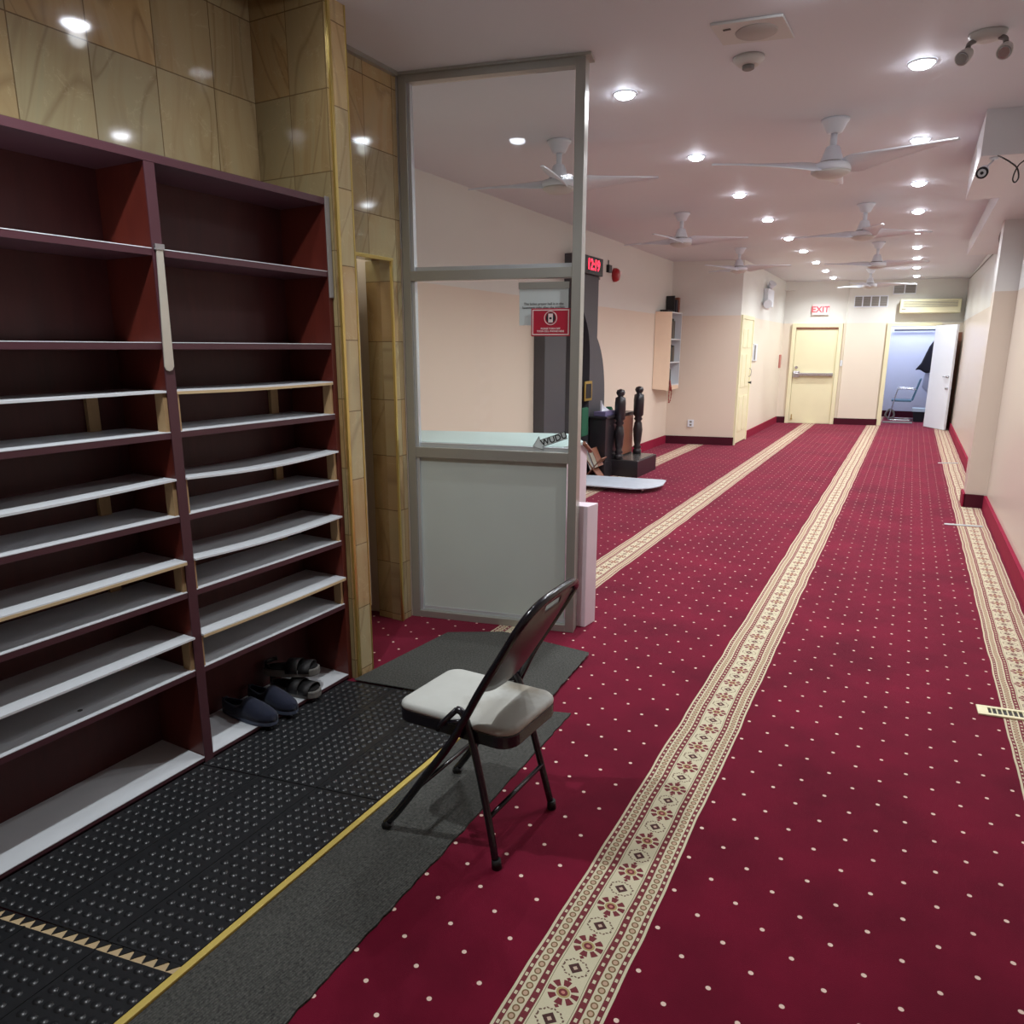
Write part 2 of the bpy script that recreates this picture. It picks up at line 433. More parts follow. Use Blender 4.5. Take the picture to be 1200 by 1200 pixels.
# marble side
bm = nb(); box(bm, -2.72, -2.57, -1.55, 2.43, 0, 3.3); struct('wall_marble', bm, 'marble_y')
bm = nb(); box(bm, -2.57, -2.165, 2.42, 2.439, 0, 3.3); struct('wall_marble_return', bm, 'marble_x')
bm = nb(); box(bm, -2.57, -2.16, 2.446, 2.535, 0, CZ); struct('wall_marble_pilaster', bm, 'marble_p')
bm = nb(); box(bm, -2.56, -2.43, 2.536, 3.215, 1.985, CZ); box(bm, -2.50, -2.43, 3.125, 3.215, 0, 1.985); struct('wall_marble_doorway', bm, 'marble_j')
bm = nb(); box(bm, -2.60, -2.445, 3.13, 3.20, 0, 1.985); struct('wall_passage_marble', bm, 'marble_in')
bm = nb(); wallseg(bm, (-3.6, 2.99), (-2.43, 3.225), 0, CZ, .05); struct('wall_passage_end', bm, 'paint')
bm = nb(); box(bm, -3.5, -2.565, 2.45, 2.53, 0, CZ); struct('wall_passage_near', bm, 'paint')
bm = nb(); box(bm, -3.6, -3.5, 2.45, 3.0, 0, CZ); struct('wall_passage_left', bm, 'paint')
bm = nb(); box(bm, -2.95, -2.595, 3.045, 3.06, 0.09, 1.985)
d4 = obj('door_4', bm, 'cream', None, .002, 'structure')
bm = nb(); tube(bm, [(-2.63, 3.04, 1.02), (-2.63, 3.0, 1.02)], [.012, .02]); obj('door_knob', bm, 'gold', d4)
bm = nb(); box(bm, -2.99, -2.60, 3.02, 3.04, 0, .09); struct('baseboard_passage', bm, 'maroon_dk')
# brass trims
def brass(name, parts):
    bm = nb()
    for p in parts: box(bm, *p)
    return obj(name, bm, 'brass', None, .001, 'structure')
brass('trim_2', [(-2.166, -2.155, 2.430, 2.446, .0, CZ)])
brass('trim_3', [(-2.164, -2.157, 2.531, 2.538, .0, CZ)])
brass('trim_4', [(-2.432, -2.418, 2.80, 3.135, 1.975, 1.992), (-2.432, -2.420, 3.120, 3.134, 0, 1.99)])
bm = nb(); box(bm, -2.445, -2.405, 2.536, 3.20, CZ-.02, CZ); struct('trim_5', bm, 'alu')

# baseboards
bm = nb(); box(bm, -3.5, -3.478, 3.3, 11.7, 0, .13); struct('baseboard_left', bm, 'maroon')
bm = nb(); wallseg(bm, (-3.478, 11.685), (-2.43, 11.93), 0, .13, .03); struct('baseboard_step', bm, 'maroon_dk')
bm = nb(); box(bm, -2.45, -2.428, 12.95, 16.22, 0, .13); struct('baseboard_left_far', bm, 'maroon')
bm = nb()
wallseg(bm, (-2.43, far_y(-2.43)-.03), (-2.27, far_y(-2.27)-.03), 0, .13, .03)
wallseg(bm, (-1.33, far_y(-1.33)-.07), (-.53, far_y(-.53)-.07), 0, .13, .05)
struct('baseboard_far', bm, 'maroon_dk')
bm = nb(); box(bm, .755, .78, -1.5, 8.325, 0, .13); box(bm, .755, .78, 8.64, 16.9, 0, .13); struct('baseboard_right', bm, 'maroon')
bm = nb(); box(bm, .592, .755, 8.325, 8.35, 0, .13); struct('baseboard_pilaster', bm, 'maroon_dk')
bm = nb(); box(bm, .578, .60, 8.325, 8.62, 0, .13); struct('baseboard_pilaster_side', bm, 'maroon')

# office beyond the far doorway
bm = nb(); box(bm, -.75, 1.25, 19.0, 19.1, 0, CZ); struct('wall_office_back', bm, 'bluewhite')
bm = nb(); quadbox(bm, [(-.62, far_y(-.6)+.17, 0), (-.60, far_y(-.6)+.17, 0), (-.60, 19, 0), (-.62, 19, 0), (-.62, far_y(-.6)+.17, CZ), (-.60, far_y(-.6)+.17, CZ), (-.60, 19, CZ), (-.62, 19, CZ)]); struct('wall_office_left', bm, 'bluewhite')
bm = nb(); box(bm, .50, .56, 17.18, 19.0, 0, CZ); struct('wall_office_right', bm, 'bluewhite')
bm = nb(); box(bm, -.60, .5, 18.97, 19.0, 0, .14); struct('baseboard_office', bm, 'maroon_dk')

# ------------------------------------------------------------------ far doors
def fpt(x, off, z): return (x - K*off*0, far_y(x) - off, z)
def fslab(bm, x0, x1, z0, z1, o0, o1):
    quadbox(bm, [fpt(x0, o1, z0), fpt(x1, o1, z0), fpt(x1, o0, z0), fpt(x0, o0, z0), fpt(x0, o1, z1), fpt(x1, o1, z1), fpt(x1, o0, z1), fpt(x0, o0, z1)])
bm = nb(); fslab(bm, -2.19, -1.41, .005, 1.965, 0.0, .03); d1 = struct('door_1', bm, 'cream', .003)
bm = nb(); fslab(bm, -2.27, -2.195, 0, 2.05, 0, .055); fslab(bm, -1.405, -1.33, 0, 2.05, 0, .055); fslab(bm, -2.195, -1.405, 1.97, 2.05, 0, .055)
obj('door_frame', bm, 'cream', d1, .003)
bm = nb(); fslab(bm, -2.17, -1.44, .99, 1.05, .05, .10); fslab(bm, -2.18, -2.06, .955, 1.085, .03, .085); fslab(bm, -1.50, -1.43, .985, 1.055, .03, .07)
obj('panic_bar', bm, 'chrome', d1, .006)
bm = nb(); tube(bm, [fpt(-2.13, .02, 1.16), fpt(-2.13, .07, 1.16)], .03, 14); obj('lock_cylinder', bm, 'chrome', d1)
bm = nb(); fslab(bm, -2.15, -2.135, .10, .19, .03, .05); fslab(bm, -2.16, -2.125, .08, .10, .03, .06); obj('door_stop', bm, 'brass', d1)
bm = nb(); fslab(bm, -2.19, -1.41, 1.935, 1.965, .03, .05); obj('door_header_shadow_strip', bm, 'brown', d1)

bm = nb(); fslab(bm, -.53, -.455, 0, 2.05, -.02, .05); fslab(bm, -.455, .36, 1.985, 2.05, -.02, .05); fslab(bm, .36, .42, 0, 2.05, -.02, .05)
obj('trim_6', bm, 'cream', None, .003, 'structure')
bm = nb(); box(bm, -.45, .36, 18.92, 18.95, 1.94, 1.97)
o = obj('ceiling_rail', bm, 'black'); o.name = 'curtain_rail'; tag(o, 'dark rail high across the blue-white room behind the far doorway', 'rail')
for sx in (-.46, .36):
    pass
# open leaf
H0 = Vector((.335, far_y(.335)-.06, 0)); H1 = Vector((.675, far_y(.335)-.06-.62, 0)); dl = (H1-H0).normalized(); nl = Vector((dl.y, -dl.x, 0))
def lslab(bm, s0, s1, z0, z1, t0, t1):
    P = lambda s, t, z: tuple(H0 + dl*s + nl*t + Vector((0, 0, z)))
    quadbox(bm, [P(s0, t0, z0), P(s1, t0, z0), P(s1, t1, z0), P(s0, t1, z0), P(s0, t0, z1), P(s1, t0, z1), P(s1, t1, z1), P(s0, t1, z1)])
L = (H1-H0).length
bm = nb(); lslab(bm, 0, L, .01, 1.995, -.02, .02); d2 = struct('door_2', bm, 'white', .002)
for s_, z_ in ((L-.07, 1.02), (L-.06, .80)):
    bm = nb()
    for q in (1, -1):
        tube(bm, [H0+dl*s_+Vector((0, 0, z_))+nl*.02*q, H0+dl*s_+Vector((0, 0, z_))+nl*.06*q], [.022, .02], 12)
        if z_ > 1: tube(bm, [H0+dl*s_+Vector((0, 0, z_))+nl*.06*q, H0+dl*(s_-.11)+Vector((0, 0, z_))+nl*.06*q], .011, 10)
    obj('door_handle' if z_ > 1 else 'door_lock', bm, 'chrome', d2)
bm = nb(); tube(bm, [H0+dl*(L-.10)+nl*(-.02)+Vector((0, 0, 1.36)), H0+dl*(L-.10)+nl*(-.045)+Vector((0, 0, 1.40)), H0+dl*(L-.10)+nl*(-.02)+Vector((0, 0, 1.46))], .006, 8); obj('coat_hook', bm, 'chrome', d2)
bm = nb(); quadbox(bm, [(.70, 16.86, 0), (.775, 16.70, 0), (.778, 16.73, 0), (.715, 16.93, 0), (.70, 16.86, 1.86), (.775, 16.70, 1.86), (.778, 16.73, 1.86), (.715, 16.93, 1.86)])  # one brown panel stands for wood plus the shadow beside the door leaf
o = obj('wooden_board', bm, 'brown'); tag(o, 'tall brown wooden board leaning in the corner behind the open white door', 'board')

# far-left panelled door on the side wall
bm = nb(); box(bm, -2.45, -2.425, 12.03, 12.86, 0.02, 2.0); d3 = struct('door_3', bm, 'cream', .003)
bm = nb(); box(bm, -2.45, -2.415, 11.975, 12.03, 0, 2.06); box(bm, -2.45, -2.415, 12.86, 12.93, 0, 2.06); box(bm, -2.45, -2.415, 12.03, 12.86, 2.0, 2.06); obj('door_frame', bm, 'cream', d3, .003)
for (y0, y1, z0, z1) in ((12.13, 12.42, 1.55, 1.85), (12.48, 12.77, 1.55, 1.85), (12.13, 12.42, .92, 1.45), (12.48, 12.77, .92, 1.45), (12.13, 12.42, .2, .78), (12.48, 12.77, .2, .78)):
    bm = nb(); box(bm, -2.425, -2.418, y0, y1, z0, z1); obj('raised_panel', bm, 'cream', d3, .004)
bm = nb(); tube(bm, [(-2.425, 12.79, .98), (-2.39, 12.79, .98), (-2.375, 12.79, .98)], [.012, .014, .028], 12); obj('door_knob', bm, 'black', d3)
bm = nb(); tube(bm, smooth_path([(-2.425, 12.76, 1.08), (-2.39, 12.77, 1.10), (-2.385, 12.78, 1.19), (-2.425, 12.77, 1.22)], 4), .006, 8); obj('pull_handle', bm, 'chrome', d3)

# ------------------------------------------------------------------ glazed screen
PA = Vector((-2.425, 3.222, 0))
def sp_(s, t, z): return tuple(PA + ED*s + EN*t + Vector((0, 0, z)))
def sbox(bm, s0, s1, t0, t1, z0, z1):
    quadbox(bm, [sp_(s0, t0, z0), sp_(s1, t0, z0), sp_(s1, t1, z0), sp_(s0, t1, z0), sp_(s0, t0, z1), sp_(s1, t0, z1), sp_(s1, t1, z1), sp_(s0, t1, z1)])
scr = thing('glazed_screen', 'floor-to-ceiling aluminium framed screen with two clear panes over a frosted lower panel', 'partition', tuple(PA))
SL = .955; GL0 = .055; GL1 = SL-.055
bm = nb(); sbox(bm, 0, .045, 0, .06, 0, CZ-.001); obj('frame_post', bm, 'alu', scr, .002)
bm = nb(); sbox(bm, SL-.045, SL+.003, 0, .10, 0, CZ-.001); obj('frame_post', bm, 'alu', scr, .002)
for z0, z1 in ((2.835, CZ-.002), (1.885, 1.935), (.945, 1.003), (0.0, .04)):
    bm = nb(); sbox(bm, .045, SL-.045, 0, .06, z0, z1); obj('frame_rail', bm, 'alu', scr, .002)
for z0, z1 in ((1.935, 2.835), (1.003, 1.885), (.04, .945)):
    bm = nb(); sbox(bm, .045, .062, .012, .05, z0, z1); sbox(bm, .062, SL-.05, .03, .05, z0, z0+.022)
    sbox(bm, SL-.049, SL-.045, .03, .05, z0, z1)
    obj('glazing_bead', bm, 'alu_lt', scr, .001)
bm = nb(); sbox(bm, -.02, SL+.03, -.02, .09, CZ-.012, CZ-.001); obj('ceiling_channel', bm, 'alu', scr)
for z0, z1 in ((1.94, 2.83), (1.01, 1.88)):
    bm = nb(); sbox(bm, .06, SL-.056, .034, .040, z0, z1); obj('glass_pane', bm, 'glass', scr)
bm = nb(); sbox(bm, .062, SL-.058, .032, .042, .062, .943); obj('lower_panel', bm, 'frost', scr)
# signs on the screen
def sx_of(x): return (x + 2.425) / ED.x
s0, s1 = sx_of(-1.812), sx_of(-1.554)
nt_ = thing('paper_notice', 'white paper notice about the prayer hall taped inside the glass, above the red sign', 'notice', sp_((s0+s1)/2, .03, 1.66))
bm = nb(); sbox(bm, s0+.004, s1-.004, .0305, .0325, 1.655, 1.855); obj('paper_sheet', bm, 'paper', nt_)
bm = nb(); sbox(bm, s0, s1, .0265, .0295, 1.835, 1.868); obj('tape_strip', bm, 'alu', nt_)
text_mesh('The ladies prayer hall is in the\nbasement right after the kitchen', .0172, sp_((s0+s1)/2, .029, 1.752), ED, 'ink', 'notice_text', nt_, .0004)
s2, s3 = sx_of(-1.742), sx_of(-1.544)
rs = thing('red_sign', 'red sign with a mobile phone symbol in a white ring on the glass', 'sign', sp_((s2+s3)/2, .02, 1.6))
bm = nb(); sbox(bm, s2, s3, .014, .019, 1.600, 1.738); obj('sign_plate', bm, 'signred', rs, .001)
bm = nb()
for q in ((s2+.006, s3-.006, 1.727, 1.732), (s2+.006, s3-.006, 1.606, 1.611), (s2+.006, s2+.011, 1.611, 1.727), (s3-.011, s3-.006, 1.611, 1.727)):
    sbox(bm, q[0], q[1], .0125, .014, q[2], q[3])
obj('sign_border', bm, 'signwhite', rs)
cs = (s2+s3)/2
bm = nb(); tube(bm, [sp_(cs+.032*math.cos(t*PI/16), .013, 1.690+.033*math.sin(t*PI/16)) for t in range(32)], .0022, 6, True); obj('symbol_ring', bm, 'signwhite', rs)
bm = nb(); slab(bm, [sp_(cs+.024*math.cos(t*PI/12), .0135, 1.690+.027*math.sin(t*PI/12)) for t in range(24)], EN*.0006); obj('symbol_disc', bm, 'ink', rs)
bm = nb(); sbox(bm, cs-.012, cs+.012, .0118, .0132, 1.668, 1.712); obj('phone_symbol', bm, 'signwhite', rs, .0005)
bm = nb(); sbox(bm, cs-.006, cs+.006, .0110, .0118, 1.684, 1.694); obj('phone_screen', bm, 'ink', rs)
text_mesh('PLEASE TURN OFF\nYOUR CELL PHONE HERE', .0125, sp_(cs, .0125, 1.631), ED, 'signwhite', 'sign_text', rs, .0004, bold=.0004)
# WUDU arrow
A0 = Vector(sp_(sx_of(-1.730), .024, 1.028)); au = (Vector(sp_(sx_of(-1.556), .024, 1.094)) - A0); AL = au.length; au.normalize()
av = Vector((0, 0, 1)); av = (av - au*av.dot(au)).normalized()
ar = thing('direction_arrow', 'white paper arrow lettered WUDU pointing down left on the glass', 'sign', tuple(A0))
P2 = lambda u, v, d=0: tuple(A0 + au*u + av*v - EN*d)
apts = [(0, .0), (.050, .040), (.050, .019), (AL, .019), (AL, -.019), (.050, -.019), (.050, -.036)]
bm = nb(); slab(bm, [P2(*p) for p in apts], EN*.001); obj('arrow_sheet', bm, 'paper', ar)
bm = nb(); tube(bm, [P2(p[0], p[1], .001) for p in apts], .0013, 5, True); obj('arrow_outline', bm, 'ink', ar)
text_mesh('WUDU', .046, P2(.052+(AL-.052)/2, 0, .0012), au, 'ink', 'arrow_text', ar, .0004, bold=.0008)

# white box casing at the foot of the screen
bm = nb(); quadbox(bm, [(-1.56, 3.54, 0), (-1.468, 3.545, 0), (-1.455, 3.665, 0), (-1.56, 3.64, 0), (-1.56, 3.54, .70), (-1.468, 3.545, .70), (-1.455, 3.665, .70), (-1.56, 3.64, .70)])
o = obj('boxed_casing', bm, 'lilac', None, .004); tag(o, 'low white boxed casing standing behind the screen post', 'casing')
# cabinet behind the screen
cab = thing('low_cabinet', 'pale low cabinet with teal-white top standing behind the glazed screen', 'cabinet', (-2.2, 3.6, 0))
poly = [(-2.95, 3.225), (-1.62, 3.52), (-1.62, 3.88), (-1.82, 4.10), (-2.95, 3.72)]
bm = nb(); prism(bm, poly, 0, 1.0); obj('cabinet_body', bm, 'lilac', cab, .004)
bm = nb(); prism(bm, [(-2.96, 3.215), (-1.61, 3.51), (-1.61, 3.80), (-1.82, 4.11), (-2.96, 3.73)], 1.0, 1.02); obj('cabinet_top', bm, 'teal', cab, .003)
bm = nb(); tube(bm, [(-1.605, 3.79, 1.012), (-1.605, 3.90, .95)], .012, 6); obj('edge_strip', bm, 'brown', cab)

# ================================================================== SHOE CABINET
CX = -2.19; CB = -2.44; CT = 2.139
Y0, YD0, YD1, Y1 = .28, 1.588, 1.618, 2.418
sc = thing('shoe_cabinet', 'tall built-in mahogany shoe rack with two bays of white-topped shelves', 'shoe rack', (CB+.1, 1.5, 0))
bm = nb(); box(bm, CB, CX, Y0, Y0+.028, 0, CT-.026); obj('side_panel', bm, 'mahogany', sc, .001)
bm = nb(); box(bm, CB, CX, Y1-.025, Y1, 0, CT-.026); obj('side_panel', bm, 'mahogany', sc, .001)
bm = nb(); box(bm, CB, CX-.002, YD0, YD1, 0, CT-.026); dv = obj('divider', bm, 'mahogany', sc)
bm = nb(); box(bm, CX-.002, CX+.003, YD0-.004, YD1+.004, 0, CT-.026); obj('edge_band', bm, 'edge', dv, .001)
bm = nb(); box(bm, CB, CX+.004, Y0, Y1, CT-.026, CT); obj('top_panel', bm, 'edge', sc, .001)
bm = nb(); box(bm, CB-.014, CB, Y0, Y1, 0, CT); obj('back_panel', bm, 'mahogany_dk', sc)
bm = nb(); box(bm, CX-.03, CX-.008, Y0+.03, YD0, 0, .012); box(bm, CX-.03, CX-.008, YD1, Y1-.025, 0, .012); obj('plinth', bm, 'black', sc)
SH = [1.853, 1.557, 1.259, .966, .686, .384, .030]
for (ya, yb, bay) in ((Y0+.028, YD0, 0), (YD1, Y1-.025, 1)):
    for i, z in enumerate(SH):
        th_ = .024 if i < 6 else .017
        bm = nb(); box(bm, CB, CX, ya, yb, z-th_, z-.0025); sh = obj('shelf', bm, 'edge', sc, .001)
        bm = nb(); box(bm, CB+.001, CX+.001, ya+.002, yb-.002, z-.0025, z); obj('laminate_top', bm, 'laminate', sh)
    for i, (z, over, sag, tan) in enumerate(((1.398, .0, .004, bay == 1), (1.097, .012 if bay else .004, .014, False), (.803, .014, .012 if bay else .004, False), (.515, .016, .004, bay == 1))):
        # thin loose board raised on pine blocks
        bm = nb(); NX, NY = 2, 16; g = []
        for j in range(NY+1):
            t = j/NY; zz = z - sag*math.sin(PI*t)
            g.append([[bm.verts.new((xx, ya+.003+(yb-ya-.006)*t, zz-q)) for xx in (CB+.02, CX+over)] for q in (0, .007)])
        for j in range(NY):
            a, b = g[j], g[j+1]
            for q in (0, 1): bm.faces.new([a[q][0], a[q][1], b[q][1], b[q][0]])
            for e in (0, 1): bm.faces.new([a[0][e], a[1][e], b[1][e], b[0][e]])
        for e in (0, NY): bm.faces.new([g[e][0][0], g[e][0][1], g[e][1][1], g[e][1][0]])
        rz = obj('raised_shelf', bm, 'laminate', sc)
        if tan or (bay == 0 and i == 2):
            bm = nb(); 
            for j in range(NY):
                t0, t1 = j/NY, (j+1)/NY; za, zb = z-sag*math.sin(PI*t0), z-sag*math.sin(PI*t1)
                xa = CX+over; ye = lambda t: ya+.003+(yb-ya-.006)*t
                quadbox(bm, [(xa, ye(t0), za-.014), (xa+.001, ye(t0), za-.014), (xa+.001, ye(t1), zb-.014), (xa, ye(t1), zb-.014), (xa, ye(t0), za-.004), (xa+.001, ye(t0), za-.004), (xa+.001, ye(t1), zb-.004), (xa, ye(t1), zb-.004)])
            obj('board_edge', bm, 'tanedge', rz)
        zb = SH[i+2]
        bases = [(ya, ya+.014, CX-.05, CX-.004) if bay else (ya, ya+.014, CX-.05, CX-.01), (yb-.014, yb, CX-.05, CX-.008), (ya+.02, ya+.06, CB+.001, CB+.018), (yb-.14, yb-.10, CB+.001, CB+.018)]
        for (b0, b1, x0, x1) in bases:
            bm = nb(); box(bm, x0, x1, b0, b1, zb, z-.0075-sag*.1); obj('pine_block', bm, 'rawwood', rz)
bm = nb(); cyl(bm, (CX-.07, 1.20), .008, .3845, .3855, 10); obj('screw_cap', bm, 'slot', sc)
o = nb(); box(o, CX+.004, CX+.008, 2.390, 2.417, 1.745, 2.145); t_ = obj('metal_corner_plate', o, 'vent', sc, .002)
# hanging steel strip on the divider
pl = thing('steel_strap', 'long satin steel strap hanging on the divider of the shoe rack', 'strap', (CX+.008, 1.606, 1.85))
bm = nb(); N = []
zt, zb_ = 1.862, 1.462
pts = [(CX+.006, 1.592, zt), (CX+.006, 1.616, zt)]
pts = [(CX+.006, 1.594, zt), (CX+.006, 1.580, zb_+.016), (CX+.006, 1.586, zb_+.004), (CX+.006, 1.597, zb_), (CX+.006, 1.609, zb_+.004), (CX+.006, 1.616, zb_+.016), (CX+.006, 1.618, zt)]
slab(bm, pts, (.004, 0, 0)); obj('strap_plate', bm, 'steel_strip', pl, .001)
bm = nb(); box(bm, CX+.0035, CX+.013, 1.588, 1.622, zt-.014, zt+.004); obj('strap_bracket', bm, 'chrome', pl)

# ================================================================== SHOES
def slipper(name, label, cx, cy, z, ang, Ln=.295, Wd=.098, mats=('navy', 'navyin', 'sole')):
    t = thing(name, label, 'shoe', (cx, cy, z), 'footwear on the bottom shelf')
    ca, sa = math.cos(ang), math.sin(ang)
    def W_(u, v, h): return (cx + ca*u - sa*v, cy + sa*u + ca*v, z + h)
    def half(u):   # half width along the length (u from -1 heel to 1 toe)
        return Wd/2*(.80+.20*math.sin((u+.2)*1.6))*math.sqrt(max(0.0, 1-abs(u)**(3.2)))
    K_ = 26
    out = []
    for i in range(K_+1):
        u = -1+2*i/K_; out.append((u*Ln/2, half(u)))
    ring = [(u, w) for u, w in out] + [(u, -w) for u, w in out[::-1][1:-1]]
    bm = nb(); slab(bm, [W_(u, w, 0) for u, w in ring], (0, 0, .020)); obj('outsole', bm, mats[2], t, .004)
    # upper: cross sections
    bm = nb(); rings = []
    for i in range(K_+1):
        u = -1+2*i/K_; w = half(u)*.97+.001
        s_ = (u+1)/2
        hh = .052-.012*s_ if s_ < .35 else (.075 if s_ < .5 else .075 - .045*((s_-.5)/.5)**1.2)
        if .35 <= s_ < .5: hh = .048+(.078-.048)*((s_-.35)/.15)
        if u < -.9: hh *= .85
        open_ = s_ < .46
        r_ = []
        for k in range(13):
            th_ = PI*k/12; 
            v = w*math.cos(th_); h = .018 + hh*math.sin(th_)**.7*(1 if not open_ else 1)
            r_.append((u*Ln/2, v, h))
        rings.append((r_, open_, w, hh))
    vr = [[bm.verts.new(W_(*p)) for p in r_[0]] for r_ in rings]
    for i in range(K_):
        for k in range(12):
            if rings[i][1] and 3 <= k <= 8 and i > 1: continue
            f = bm.faces.new([vr[i][k], vr[i][k+1], vr[i+1][k+1], vr[i+1][k]]); f.smooth = True
    up = obj('upper', bm, mats[0], t)
    md = up.modifiers.new('thick', 'SOLIDIFY'); md.thickness = .004
    bm = nb(); slab(bm, [W_(u*.94, w*.88, .0205) for u, w in ring], (0, 0, .004)); obj('insole', bm, mats[1], t)
    return t, W_
slipper('slipper', 'navy blue closed slipper on the bottom shelf, nearest the divider', -2.275, 1.875, .031, math.radians(4))
slipper('slipper', 'navy blue closed slipper on the bottom shelf, beside the black sandals', -2.270, 1.995, .031, math.radians(-2), Wd=.096)
def sandal(label, cx, cy, z, ang, tilt=0):
    t = thing('sandal', label, 'shoe', (cx, cy, z), 'footwear on the bottom shelf')
    ca, sa = math.cos(ang), math.sin(ang); Ln, Wd = .26, .10
    def W_(u, v, h): return (cx+ca*u-sa*v, cy+sa*u+ca*v, z+h+tilt*u)
    ring = []
    for k in range(40):
        th_ = 2*PI*k/40; c, s_ = math.cos(th_), math.sin(th_)
        ring.append((Ln/2*math.copysign(abs(c)**.8, c), Wd/2*math.copysign(abs(s_)**.75, s_)*(.86+.14*c)*1.06))
    bm = nb(); slab(bm, [W_(u, v, 0) for u, v in ring], (0, 0, .034)); obj('outsole', bm, 'sandalsole', t, .006)
    bm = nb(); slab(bm, [W_(u*.93, v*.9, .0345) for u, v in ring], (0, 0, .004)); obj('footbed', bm, 'sandal', t)
    for (u0, u1, h) in ((-.01, .045, .052), (.05, .10, .042)):
        bm = nb(); rows = []
        for uu in (u0, u1):
            rows.append([bm.verts.new(W_(uu, .050*math.cos(PI*k/10), .020+h*math.sin(PI*k/10)**.8)) for k in range(11)])
        for k in range(10): bm.faces.new([rows[0][k], rows[0][k+1], rows[1][k+1], rows[1][k]]).smooth = True
        s_ = obj('strap', bm, 'sandal', t); md = s_.modifiers.new('t', 'SOLIDIFY'); md.thickness = .005
    bm = nb(); rows = []
    for dh in (0, .018):
        rows.append([bm.verts.new(W_(-.085-.035*math.sin(PI*k/10), .045*math.cos(PI*k/10), .045+dh)) for k in range(11)])
    for k in range(10): bm.faces.new([rows[0][k], rows[0][k+1], rows[1][k+1], rows[1][k]]).smooth = True
    s_ = obj('heel_strap', bm, 'sandal', t); md = s_.modifiers.new('t', 'SOLIDIFY'); md.thickness = .005
sandal('black strappy sandal with thick grey sole, lower of the stacked pair', -2.275, 2.135, .031, math.radians(8))
sandal('black strappy sandal with grey sole lying on top of its mate', -2.305, 2.150, .108, math.radians(22), .06)

# ================================================================== FLOOR MATS
def rubber_mat(label, y0a, y0b, y1a, y1b, x0, x1, teeth=False):
    # y at left/right for near edge (y0) and far edge (y1)
    t = thing('rubber_mat', label, 'mat', ((x0+x1)/2, (y0a+y1b)/2, 0), 'studded black rubber mats along the shoe rack')
    def Q(s, r): # s across 0..1, r along 0..1
        x = x0+(x1-x0)*s; ya = y0a+(y0b-y0a)*s; yb = y1a+(y1b-y1a)*s
        return x, ya+(yb-ya)*r
    bm = nb(); a = Q(0, 0), Q(1, 0), Q(1, 1), Q(0, 1); prism(bm, a, .0005, .008)
    if teeth:
        nT = 19
        for k in range(nT):
            s_ = (k+.5)/nT; p0 = Q(s_-.42/nT, 1); p1 = Q(s_+.42/nT, 1); p2 = Q(s_, 1)
            prism(bm, [p0, p1, (p2[0], p2[1]+.028)], .0006, .0079)
    obj('mat_base', bm, 'rubber', t)
    nx = int(round((x1-x0)/.0335)); Ly = (y1a-y0a); ny = int(round(Ly/.036))
    for panel in range(3):
        bm = nb()
        for i in range(nx):
            s_ = (i+.5)/nx
            if min(abs(s_-1/3), abs(s_-2/3)) < .018 or int(s_*3) != panel: continue
            for j in range(ny):
                x, y = Q(s_, (j+.5)/ny)
                seg = 8; R1, R2 = .0140, .0066
                lo = [bm.verts.new((x+R1*math.cos(2*PI*k/seg), y+R1*.85*math.sin(2*PI*k/seg), .0078)) for k in range(seg)]
                hi = [bm.verts.new((x+R2*1.3*math.cos(2*PI*k/seg), y+R2*1.2*math.sin(2*PI*k/seg), .0125)) for k in range(seg)]
                ce = bm.verts.new((x, y, .0105))
                for k in range(seg):
                    bm.faces.new([lo[k], lo[(k+1) % seg], hi[(k+1) % seg], hi[k]]).smooth = True
                    bm.faces.new([hi[k], hi[(k+1) % seg], ce]).smooth = True
        obj('stud_field', bm, 'rubber', t)
    for q in (1/3, 2/3):
        bm = nb(); p = [Q(q-.004, 0), Q(q+.004, 0), Q(q+.004, 1), Q(q-.004, 1)]; prism(bm, p, .0079, .0105); obj('mat_rib', bm, 'rubber', t)
rubber_mat('studded black rubber mat nearest the camera with a toothed joint', -.30, -.20, .765, .905, -2.187, -1.465, False)
rubber_mat('studded black rubber mat, middle one in the row beside the rack', .80, .935, 1.566, 1.712, -2.187, -1.465, False)
rubber_mat('studded black rubber mat at the pilaster end of the row', 1.572, 1.717, 2.372, 2.492, -2.1865, -1.465, False)
# joint teeth seen between first two mats
bm = nb()
for k in range(19):
    s_ = (k+.5)/19; x = -2.17+.705*s_; y = .797+.137*s_
    prism(bm, [(x-.017, y-.002), (x+.017, y+.004), (x-.004, y-.026)], .0047, .0072)
o = obj('mat_joint_teeth', bm, 'rubber'); tag(o, 'black toothed joint edging between the two nearest rubber mats', 'mat edging')
bm = nb(); prism(bm, [(-2.17, .768), (-1.465, .908), (-1.465, .932), (-2.17, .797)], .0002, .0044); o = obj('joint_tape', bm, 'tanedge'); tag(o, 'pale strip showing through the toothed joint of the rubber mats', 'tape')

